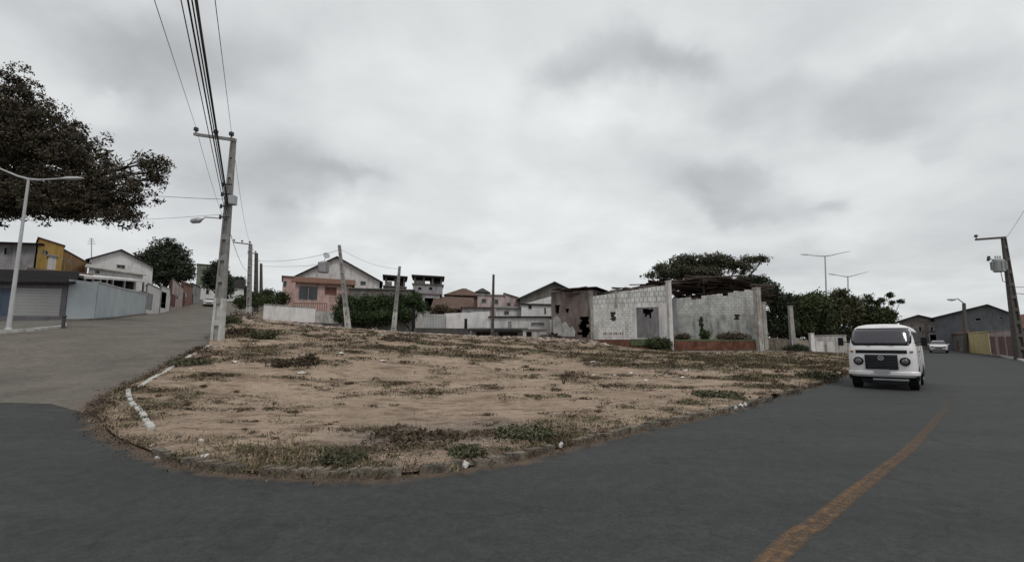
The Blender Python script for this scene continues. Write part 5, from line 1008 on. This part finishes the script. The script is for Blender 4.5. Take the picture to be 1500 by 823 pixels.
tree('dark tree hugging the right end of the ruin', (1132,52), [(1125,430,52,18,15),(1145,448,52,16,20),(1130,470,52,12,16),(1100,412,54,26,6),(1150,475,52,14,16)], 20000, .15, LF['dark'], trunk_r=.25, cl=.25)
tree('broad dark green tree below the nearer twin-arm lamp', (1185,55), [(1170,450,55,18,18),(1190,455,55,22,24),(1170,475,55,18,16),(1200,440,56,14,12),(1208,474,55,16,14)], 26000, .16, LF['green'], trunk_r=.3, cl=.28)
tree('loose crowned greener tree between the two twin-arm lamps', (1228,58), [(1228,432,58,12,10),(1240,448,58,18,16),(1225,462,58,18,16),(1250,455,58,12,14),(1215,450,58,10,12)], 20000, .16, LF['olive'], trunk_r=.25, cl=.25)
tree('rounded green tree directly behind the white van roof', (1285,62), [(1285,465,60,26,15),(1262,455,60,14,14),(1300,470,60,14,10),(1258,475,60,14,14),(1270,440,60,6,8)], 20000, .16, LF['green'], trunk_r=.25, cl=.25)
tree('dark undergrowth filling the gap beneath the trees behind the white garden wall', (1200,58), [(1150,488,58,26,10),(1190,486,58,26,10),(1230,488,58,26,11),(1262,492,58,20,14)], 14000, .15, LF['dark'], trunk_r=.06, cat='shrub', name='shrub', cl=.3)
tree('sparse twiggy tree with separate leaf tufts above the van roof', (1290,66), [(1274,441,66,3.5,7,.4,2),(1285,444,66,4,8,.4,2),(1293,440,66,3,5,.3,2),(1303,432,66,3.5,4,.3,3),(1308,443,66,5,3,.3,3),(1318,442,66,4,2.5,.3,3),(1290,458,66,14,7)], 5000, .15, LF['dark'], trunk_r=.12, cl=.14)
for lab, px, D, rx, ry, m, n in [('small dark bush at the foot of the lone concrete post',1165,44,15,7,'dark',4000),('green bush in the doorway ledge of the ruined hall',960,41.0,12,9,'green',3500),('dark weeds bush at the left foot of the white corner pillar',974,40.8,6,12,'green',2200),
      ('low bush growing on the plinth at the middle of the ruin wing',1033,42.6,5,8,'hedge',900),('trailing green plants on the plinth of the ruin wing',1075,42.6,24,4,'brown',2600),('small clump on the plinth left of the middle bush',1000,42.6,10,3,'brown',900),
      ('green bush on the lot near the tall pole, largest of the left weeds',382,22.5,17,6.5,'olive',2600),('reddish dry bush left of the green bush on the lot',352,24,20,5,'brown',2200),('bushy dark weed clump with bare twigs in the left half of the lot',430,15.8,30,5.5,'brown',2200),
      ('dark bush on the verge below the second power pole',338,34,10,8,'olive',1800),('twiggy dead weed standing behind the dark weed clump',452,16.4,14,12,'brown',900),
      ('low bush on the bank at the far end of the street verge',352,48,12,8,'brown',1500),('brown dry bush on the rear strip of the lot left of centre',585,27,30,3,'brown',1500),('thin tall weed sprig near the middle of the lot',825,15.0,5,8,'olive',300),
      ('green weeds tuft at the kerb of the main road below centre',768,7.4,42,4,'olive',1300),('dark green weeds tuft hugging the kerb left of the pale tuft',688,6.4,30,3.5,'olive',700),('wide purple brown weed mat near the front kerb',620,7.4,75,3,'brown',2200),
      ('green weed tuft low in the front left of the purple weed mat',500,6.1,40,3,'olive',800),('bushy kerb weeds where the lot narrows towards the van',1045,12.3,38,3.5,'olive',1100),('straw weeds by the kerb just left of the white van',1190,18.5,30,5,'olive',1500),('green tuft right of the fallen pole stones on the left verge',285,15.5,30,3,'olive',800)]:
    g = Hp(px, D); s = D/F; z = (lotz(g.x, g.y) if inpoly(np.array([(g.x, g.y)]), lot_poly)[0] else g.z); 
    if D in (42.6, 41.0): z = P(px, 495 if D == 42.6 else 507, D).z
    root = empty('bush', Vector((g.x, g.y, z)), lab, 'bush'); near = D < 30
    foliage('leaves', [(g.x, g.y, z+ry*s*.55, rx*s, rx*s*(.8 if not near else 1.0), ry*s*.75, 1)], n, .02+.0025*D if near else .10, LF[m], root, (g.x, g.y, z), cl=.025+.0035*D, per=8)
    mb = MB()
    for k in range(7 if near else 4):
        a = random.uniform(0, 6.28); e = Vector((g.x+math.cos(a)*rx*s*.8, g.y+math.sin(a)*rx*s*.6, z+ry*s*random.uniform(.8, 1.5))); mb.tube([(g.x, g.y, z-.05), e], [.008+.0006*D, .003+.0002*D], 4)
    mb.build('stems', M['bark'], root, org=(g.x, g.y, z))
# ================================================================== WHITE VAN
M['vanpaint'] = mat('van_white_paint', (.70,.68,.69), rough=.3, var=.08, scale=2, spec=.5, stain=.18); M['vanglass'] = mat('van_glass', (.035,.033,.042), rough=.12, spec=.7, var=.1)
M['blackplastic'] = mat('black_plastic', (.011,.012,.014), rough=.6, spec=.15); M['rubber'] = mat('tyre_rubber', (.015,.015,.015), rough=.9); M['chrome'] = mat('bright_metal', (.5,.5,.5), rough=.3, metallic=.7)
M['lens'] = mat('lamp_lens', (.10,.10,.105), rough=.1, spec=.8); M['amber'] = mat('amber_lens', (.30,.16,.08), rough=.3); M['plate'] = mat('number_plate', (.30,.31,.33), rough=.5)
def van(loc, rz, label):
    L_ = 4.5; root = empty('van', loc, label, 'van', rz=rz)      # local: front at y=0 facing -y, x across
    def hw(z):      # half width at a height
        z_ = [.38,.44,.60,.95,1.22,1.36,1.60,1.78,1.90,1.97,2.02,2.04]; w_ = [.82,.84,.86,.865,.855,.83,.785,.745,.69,.60,.42,.15]; return float(np.interp(z, z_, w_))
    def fy(z):      # front setback
        z_ = [.30,.42,.60,.95,1.22,1.36,1.60,1.78,1.90,1.97,2.02,2.04]; y_ = [.10,.03,.0,.0,.03,.08,.22,.34,.46,.58,.85,1.3]; return float(np.interp(z, z_, y_))
    def ry(z):
        z_ = [.30,.60,1.2,1.6,1.85,1.97,2.04]; y_ = [4.4,4.5,4.46,4.32,4.15,3.95,3.3]; return float(np.interp(z, z_, y_))
    def pt(u, z, off=0.0):   # u in [-1,1] along the front half outline: superellipse nose
        w = hw(z)+off; y0 = fy(z)-off; d = .42; th = u*math.pi/2; n = 2/3.6
        return Vector((w*math.copysign(abs(math.sin(th))**n, u), y0+d*(1-abs(math.cos(th))**n), z))
    def ufor(x, z):
        n = 2/3.6; q = min(1, abs(x)/hw(z)); return math.copysign(math.asin(q**(1/n))/(math.pi/2), x)
    zs = [.38,.41,.44,.50,.60,.72,.84,.95,1.08,1.22,1.29,1.36,1.48,1.60,1.70,1.78,1.85,1.90,1.94,1.97,2.0,2.02,2.035,2.04]; NU = 28; rings = []
    for z in zs:
        r = [pt(-1+2*i/NU, z) for i in range(NU+1)]; w = hw(z); yr = ry(z); yf = fy(z)+.42
        side = [Vector((w, yf+(yr-.35-yf)*k/8, z)) for k in range(1, 8)]
        rear = []
        for i in range(17):
            th = math.pi/2-math.pi*i/16; n = 2/4; rear.append(Vector((w*math.copysign(abs(math.sin(th))**n, th) if abs(th) > 1e-6 else 0, yr-.35+.35*abs(math.cos(th))**n, z)))
        side2 = [Vector((-p.x, p.y, p.z)) for p in side[::-1]]; rings.append(r+side+rear+side2)
    n = len(rings[0]); vs = [v for r in rings for v in r]; fs = []
    for i in range(len(rings)-1):
        for j in range(n): fs.append((i*n+j, i*n+(j+1) % n, (i+1)*n+(j+1) % n, (i+1)*n+j))
    fs += [tuple(range(n))[::-1], tuple(range((len(rings)-1)*n, len(rings)*n))]
    MB().add(vs, fs).build('body', M['vanpaint'], root, smooth=True)
    def front_patch(name, x0, x1, z0, z1, m, off=.008, nx=16, nz=6, corner=0.0, parent=root, thick=.012):
        V = []; F_ = []
        for k in range(nz+1):
            z = z0+(z1-z0)*k/nz; e = min(k, nz-k)/nz*2; inset = corner*(1-min(1, e*2.2))**2
            for i in range(nx+1):
                x = (x0+inset)+(x1-x0-2*inset)*i/nx; V.append(pt(ufor(x, z), z, off))
        for k in range(nz):
            for i in range(nx): a = k*(nx+1)+i; F_.append((a, a+1, a+nx+2, a+nx+1))
        o = MB().add(V, F_).build(name, m, parent, smooth=True); s = o.modifiers.new('thickness', 'SOLIDIFY'); s.thickness = thick; s.offset = 0; return o
    wf = .735; front_patch('windscreen_seal', -wf-.02, wf+.02, 1.345, 1.885, M['blackplastic'], .004, corner=.07)
    front_patch('windscreen', -wf+.02, wf-.02, 1.385, 1.855, M['vanglass'], .014, corner=.06)
    front_patch('air_vent', -.63, .63, 1.105, 1.205, M['blackplastic'], .010, nz=2)
    gr = front_patch('grille', -.395, .395, .62, 1.06, M['blackplastic'], .022, thick=.04)
    mb = MB()
    for k in range(9): z = .66+k*.045; mb.box((0, fy(z)-.046, z), (.74, .012, .012))
    mb.build('grille_bars', M['darksteel'], gr)
    # round emblem on the grille: ring with V over W
    mb = MB(); zc = .965; yc = fy(zc)-.058; rr = .075
    for k in range(20):
        a, b = k*math.pi/10, (k+1)*math.pi/10; q = [(math.cos(t)*r_, yc, zc+math.sin(t)*r_) for t, r_ in ((a, rr), (b, rr), (b, rr*.84), (a, rr*.84))]; mb.prism(q, (0, .012, 0))
    def stroke(x0, z0, x1, z1, w=.012): d = Vector((x1-x0, 0, z1-z0)).normalized(); s = Vector((-d.z, 0, d.x))*w/2; a, b = Vector((x0, yc, z0)), Vector((x1, yc, z1)); mb.prism([a-s, b-s, b+s, a+s], (0, .012, 0))
    for x0, z0, x1, z1 in ((-.03,.06,0,.008),(.03,.06,0,.008),(-.058,.03,-.028,-.055),(-.028,-.055,0,.0),(.058,.03,.028,-.055),(.028,-.055,0,.0)): stroke(x0, zc+z0, x1, zc+z1)
    mb.build('emblem', M['chrome'], gr)
    for sx in (-1, 1):
        x = sx*.575; z = .86; c = pt(ufor(x, z), z); mb = MB(); mb.tube([c+Vector((0,.03,0)), c+Vector((0,-.03,0)), c+Vector((0,-.05,0))], [.13,.13,.11], 24); hl = mb.build('headlight', M['blackplastic'], root)
        mb = MB(); mb.tube([c+Vector((0,-.05,0)), c+Vector((0,-.062,0)), c+Vector((0,-.07,0))], [.085,.07,.03], 20); mb.build('lens', M['lens'], hl, smooth=False)
        x = sx*.74; z = 1.155; c = pt(ufor(x, z), z); mb = MB(); mb.box((c.x, c.y-.005, c.z), (.09, .05, .055), sx*.4); mb.build('indicator', M['amber'], root, bevel=.01)
        # wipers
        mb = MB(); p0 = pt(ufor(sx*.32, 1.34), 1.34, .03); p1 = pt(ufor(sx*.05, 1.42), 1.42, .03); mb.tube([p0, p1], .009, 6); mb.tube([pt(ufor(sx*.3-.28, 1.40), 1.40, .028), pt(ufor(sx*.3+.12, 1.40), 1.40, .028)], .008, 6); mb.build('wiper', M['blackplastic'], root)
        # mirrors
        mb = MB(); a = Vector((sx*.80, .42, 1.42)); b = Vector((sx*1.02, .32, 1.46)); mb.tube([a, b], .014, 6); mr_ = mb.build('mirror_arm', M['blackplastic'], root); mb = MB(); mb.box((b.x+sx*.03, b.y, b.z), (.15, .06, .26)); mb.build('mirror', M['blackplastic'], mr_, bevel=.02)
        # side windows
        for y0, y1 in ((.62,1.35),(1.48,2.45),(2.55,3.45),(3.53,4.0)):
            V = []
            for z, s in ((1.33, 0), (1.42, 0), (1.70, .0), (1.78, 0)):
                w = hw(z)+.008; V += [(sx*w, y0+(z-1.33)*(.32 if y0 < 1 else 0), z), (sx*w, y1, z)]
            o = MB().add(V, [(0,1,3,2),(2,3,5,4),(4,5,7,6)]).build('side_window', M['vanglass'], root); s_ = o.modifiers.new('thickness', 'SOLIDIFY'); s_.thickness = .012; s_.offset = 0
        mb = MB()
        for y in (.56, 1.42, 2.5): mb.box((sx*(hw(.9)+.002), y, .92), (.008, .012, .9))
        mb.build('door_seam', M['blackplastic'], root); mb = MB(); mb.box((sx*(hw(1.15)+.02), 1.25, 1.15), (.03, .14, .03)); mb.build('door_handle', M['blackplastic'], root)
        for y in (.62, 3.1):
            # wheel arch, tyre, rim
            mb = MB(); 
            N_ = 14; q = [(sx*(hw(.6)+.006), y+math.cos(math.pi*k/N_)*.40, .34+math.sin(math.pi*k/N_)*.38) for k in range(N_+1)]; mb.prism(q+[(sx*(hw(.6)+.006), y-.40, .29), (sx*(hw(.6)+.006), y+.40, .29)], (-sx*.08, 0, 0)); mb.build('wheel_arch', M['blackplastic'], root)
            c = Vector((sx*.70, y, .325)); mb = MB(); mb.tube([c+Vector((-sx*.12,0,0)), c+Vector((-sx*.10,0,0)), c+Vector((sx*.12,0,0)), c+Vector((sx*.135,0,0))], [.27,.325,.325,.27], 24); wh = mb.build('wheel', M['rubber'], root)
            mb = MB(); mb.tube([c+Vector((sx*.134,0,0)), c+Vector((sx*.142,0,0)), c+Vector((sx*.16,0,0))], [.19,.18,.07], 18); mb.build('rim', M['steel'], wh)
    # bumper follows the nose
    zb0, zb1 = .43, .56; V = []; N_ = 30
    for i in range(N_+1):
        u = -1+2*i/N_
        for z, off in ((zb0, .005), (zb0, .035), (zb0+.03, .05), (zb1-.03, .05), (zb1, .035), (zb1, .005)): p = pt(u, .5, off); V.append((p.x, p.y, z))
    F_ = []
    for i in range(N_):
        for j in range(5): F_.append((i*6+j, i*6+6+j, i*6+7+j, i*6+1+j))
    bp = MB().add(V, F_).build('bumper', M['vanpaint'], root, smooth=False)
    mb = MB(); mb.box((0, -.062, .555), (.40, .012, .12)); mb.build('number_plate', M['plate'], root)
    mb = MB(); mb.box((0, .35, .27), (1.1, .5, .1)); mb.build('underbody', M['blackplastic'], root); mb = MB(); mb.tube([(-.25, .12, .30), (.62, .12, .30)], .035, 8); mb.build('axle_beam', M['steel'], root)
    mb = MB(); mb.box((0, 2.2, .34), (1.3, 3.9, .06)); mb.build('chassis', M['blackplastic'], root)
    return root
vp = Hp(1288, 15.45); vang = math.atan2(-.70, -.714)+math.pi/2   # local -y faces the camera side of the road
vr_ = van((vp.x, vp.y, hz(vp.x, vp.y)+.006), -R(42.5), 'white forward-control van with black grille driving towards the viewer on the main road')
vr_.scale = (1.03, 1.03, 1.03)
# ================================================================== DISTANT WHITE CARS
def car(loc, rz, label, paint, hgt=1.45):
    root = empty('car', loc, label, 'car', rz=rz); sec = [(-.02,.62,.42,.78),(.05,.74,.30,.88),(.9,.84,.25,1.0),(1.05,.84,.25,1.03),(3.4,.84,.25,1.05),(4.0,.80,.28,1.0),(4.1,.70,.4,.9)]
    rings = []
    for y, w, z0, z1 in sec: rings.append([(-w,y,z0+.08),(-w*.9,y,z0),(w*.9,y,z0),(w,y,z0+.08),(w,y,z1-.12),(w*.9,y,z1),(-w*.9,y,z1),(-w,y,z1-.12)])
    fs = [tuple(range(8))[::-1], tuple(range(48, 56))]
    for i in range(6): fs += [(i*8+j, i*8+(j+1) % 8, i*8+8+(j+1) % 8, i*8+8+j) for j in range(8)]
    MB().add([v for r in rings for v in r], [f[::-1] for f in fs]).build('body', paint, root, bevel=.03)
    cab = [(-.74,.95,1.0),(.74,.95,1.0),(.74,3.9,1.0),(-.74,3.9,1.0),(-.56,1.7,hgt-.04),(.56,1.7,hgt-.04),(.56,3.5,hgt-.04),(-.56,3.5,hgt-.04)]; MB().hexa(cab).build('windows', M['vanglass'], root)
    MB().hexa([(-.58,1.66,hgt-.05),(.58,1.66,hgt-.05),(.58,3.55,hgt-.05),(-.58,3.55,hgt-.05),(-.52,1.75,hgt),(.52,1.75,hgt),(.52,3.45,hgt),(-.52,3.45,hgt)]).build('roof', paint, root, bevel=.02)
    mb = MB(); mb.box((0,-.03,.62), (.7,.04,.14)); mb.box((0,-.0,.42), (1.1,.04,.10)); mb.build('grille', M['blackplastic'], root)
    for sx in (-1, 1):
        mb = MB(); mb.box((sx*.52, .0, .72), (.26,.08,.13)); mb.build('headlight', M['lens'], root, bevel=.01)
        mb = MB(); mb.box((sx*.9, 1.25, 1.02), (.16,.08,.12)); mb.build('mirror', paint, root, bevel=.01)
        for y in (.75, 3.25):
            c = Vector((sx*.74, y, .3)); mb = MB(); mb.tube([c+Vector((-.1,0,0)), c+Vector((.1,0,0))], .30, 18); w = mb.build('wheel', M['rubber'], root); mb = MB(); mb.tube([c+Vector((sx*.1,0,0)), c+Vector((sx*.115,0,0))], .18, 14); mb.build('rim', M['steel'], w)
    return root
g = Hp(1374, 57); car((g.x, g.y, g.z+.01), -R(41), 'white car following far behind the van on the main road', M['vanpaint'])
g = Hp(302, 70); car((g.x, g.y, g.z+.01), R(26), 'white car parked high up the left side street', M['vanpaint'])
g = Hp(1347.5, 40); 
# ================================================================== SKY, SUN
def world():
    w = bpy.data.worlds.new('World'); bpy.context.scene.world = w; w.use_nodes = True; t = w.node_tree; L = t.links; bg = t.nodes['Background']; bg.inputs['Strength'].default_value = .1
    sky = nd(t, 'ShaderNodeTexSky', sky_type='NISHITA'); sky.sun_disc = False; sky.sun_elevation = R(58); sky.sun_rotation = R(150); sky.dust_density = 4
    tc = nd(t, 'ShaderNodeTexCoord'); d = tc.outputs['Generated']
    def vm(op, a, b=None, out=0):
        n = nd(t, 'ShaderNodeVectorMath', operation=op)
        for i, v in enumerate((a, b)):
            if v is None: continue
            if hasattr(v, 'links'): L.new(v, n.inputs[i])
            else: n.inputs[i].default_value = v
        return n.outputs[out]
    def ma(op, a, b=None, c=None, clamp=False):
        n = nd(t, 'ShaderNodeMath', operation=op); n.use_clamp = clamp
        for i, v in enumerate((a, b, c)):
            if v is None: continue
            if hasattr(v, 'links'): L.new(v, n.inputs[i])
            else: n.inputs[i].default_value = v
        return n.outputs[0]
    nrm = vm('NORMALIZE', d); sx = nd(t, 'ShaderNodeSeparateXYZ'); L.new(nrm, sx.inputs[0])
    z = ma('ADD', ma('MAXIMUM', sx.outputs[2], 0.0), .22); cb = nd(t, 'ShaderNodeCombineXYZ'); L.new(ma('DIVIDE', sx.outputs[0], z), cb.inputs[0]); L.new(ma('DIVIDE', sx.outputs[1], z), cb.inputs[1])
    def nz(s, det, ro, v, dist=0, off=(0,0,0)):
        mp = nd(t, 'ShaderNodeMapping'); mp.inputs['Location'].default_value = off; L.new(v, mp.inputs['Vector'])
        n = nd(t, 'ShaderNodeTexNoise'); n.inputs['Scale'].default_value = s; n.inputs['Detail'].default_value = det; n.inputs['Roughness'].default_value = ro; n.inputs['Distortion'].default_value = dist; L.new(mp.outputs[0], n.inputs['Vector']); return n.outputs['Fac']
    n1 = nz(1.1, 9, .52, cb.outputs[0], .3, (3.1, 1.7, 0)); n2 = nz(3.2, 8, .55, cb.outputs[0], .2, (7, 2, 0))
    # base brightness + fine structure
    val = ma('ADD', .705, ma('MULTIPLY', ma('SUBTRACT', n1, .5), .42)); val = ma('ADD', val, ma('MULTIPLY', ma('SUBTRACT', n2, .5), .20))
    # individual cloud masses at their bearings, edges torn by noise
    wob = nd(t, 'ShaderNodeTexNoise'); wob.inputs['Scale'].default_value = 5.0; wob.inputs['Detail'].default_value = 5; wob.inputs['Roughness'].default_value = .5; L.new(nrm, wob.inputs['Vector'])
    wv = vm('ADD', nrm, vm('MULTIPLY', vm('SUBTRACT', wob.outputs['Color'], (.5,.5,.5)), (.30,.30,.22)))
    def blob(px, py, rx, ry, amt):
        nonlocal val
        c = rayd(px, py).normalized(); e = rayd(px+1, py).normalized()-c; k = 1/e.length; east = (e*k); up = c.cross(east).normalized(); rel = vm('SUBTRACT', wv, tuple(c))
        sc = c.dot(rayd(750, 411).normalized()); rx_ = rx*e.length; ry_ = ry/F*sc
        a = ma('DIVIDE', vm('DOT_PRODUCT', rel, tuple(east), 1), rx_); b = ma('DIVIDE', vm('DOT_PRODUCT', rel, tuple(up), 1), ry_)
        q = ma('ADD', ma('MULTIPLY', a, a), ma('MULTIPLY', b, b)); amt *= .95; f = ma('EXPONENT', ma('MULTIPLY', ma('POWER', q, 1.5), -1.0)); front = ma('GREATER_THAN', vm('DOT_PRODUCT', nrm, tuple(c), 1), 0)
        val = ma('ADD', val, ma('MULTIPLY', ma('MULTIPLY', f, amt), front))
    for a in [(930,92,135,45,-.19),(1000,85,70,30,-.08),(870,130,60,30,-.08),(330,60,190,65,-.16),(120,20,160,50,-.10),(60,60,60,40,.05),(400,270,120,45,-.14),(380,330,80,40,-.05),(500,262,60,14,-.08),(470,315,60,26,.16),(500,360,80,20,.08),(120,130,90,35,.07),(190,150,50,30,.06),(160,110,40,16,.05),
              (1080,280,120,34,-.15),(1060,300,60,18,-.06),(1100,165,60,40,-.08),(1230,285,40,14,-.12),(1290,150,140,34,-.15),(1420,100,110,40,-.10),(1430,200,50,16,-.08),(560,375,120,18,-.06),(680,355,60,10,-.05),(1100,375,150,20,-.07),(1380,330,140,40,-.03),
              (640,180,160,110,.06),(1330,80,50,25,.06),(940,190,90,20,.05),(930,380,80,30,.09),(1280,330,100,40,.05),(740,80,60,60,.03),(1130,230,100,14,.03),(250,210,80,30,-.03)]: blob(*a)
    # overall gradient: brighter in the middle, duller at the outer left / right
    side = ma('MULTIPLY', sx.outputs[0], sx.outputs[0]); val = ma('SUBTRACT', val, ma('MULTIPLY', side, .10)); val = ma('MAXIMUM', val, .15)
    ramp = nd(t, 'ShaderNodeMix', data_type='RGBA'); L.new(ma('MULTIPLY', ma('SUBTRACT', val, .2), 1.8, clamp=True), ramp.inputs[0]); ramp.inputs[6].default_value = (.965,.99,1.035,1); ramp.inputs[7].default_value = (.968,1.0,1.003,1)
    sc = nd(t, 'ShaderNodeVectorMath', operation='SCALE'); L.new(ramp.outputs[2], sc.inputs[0]); L.new(ma('MULTIPLY', val, 10.0), sc.inputs['Scale'])
    mx = nd(t, 'ShaderNodeMix', data_type='RGBA'); mx.inputs[0].default_value = .04; L.new(sc.outputs[0], mx.inputs[6]); L.new(sky.outputs[0], mx.inputs[7]); L.new(mx.outputs[2], bg.inputs['Color'])
world()
sd = bpy.data.lights.new('sun', 'SUN'); sd.energy = 1.25; sd.angle = R(16); sd.color = (1, .97, .93); so = bpy.data.objects.new('sun', sd); C.objects.link(so)
so.rotation_euler = (R(32), 0, R(30)); so.location = (0, -10, 60)
vs_ = bpy.context.scene.view_settings; vs_.view_transform = 'Standard'; vs_.look = 'None'; vs_.exposure = .12; vs_.gamma = 1; vs_.use_curve_mapping = False
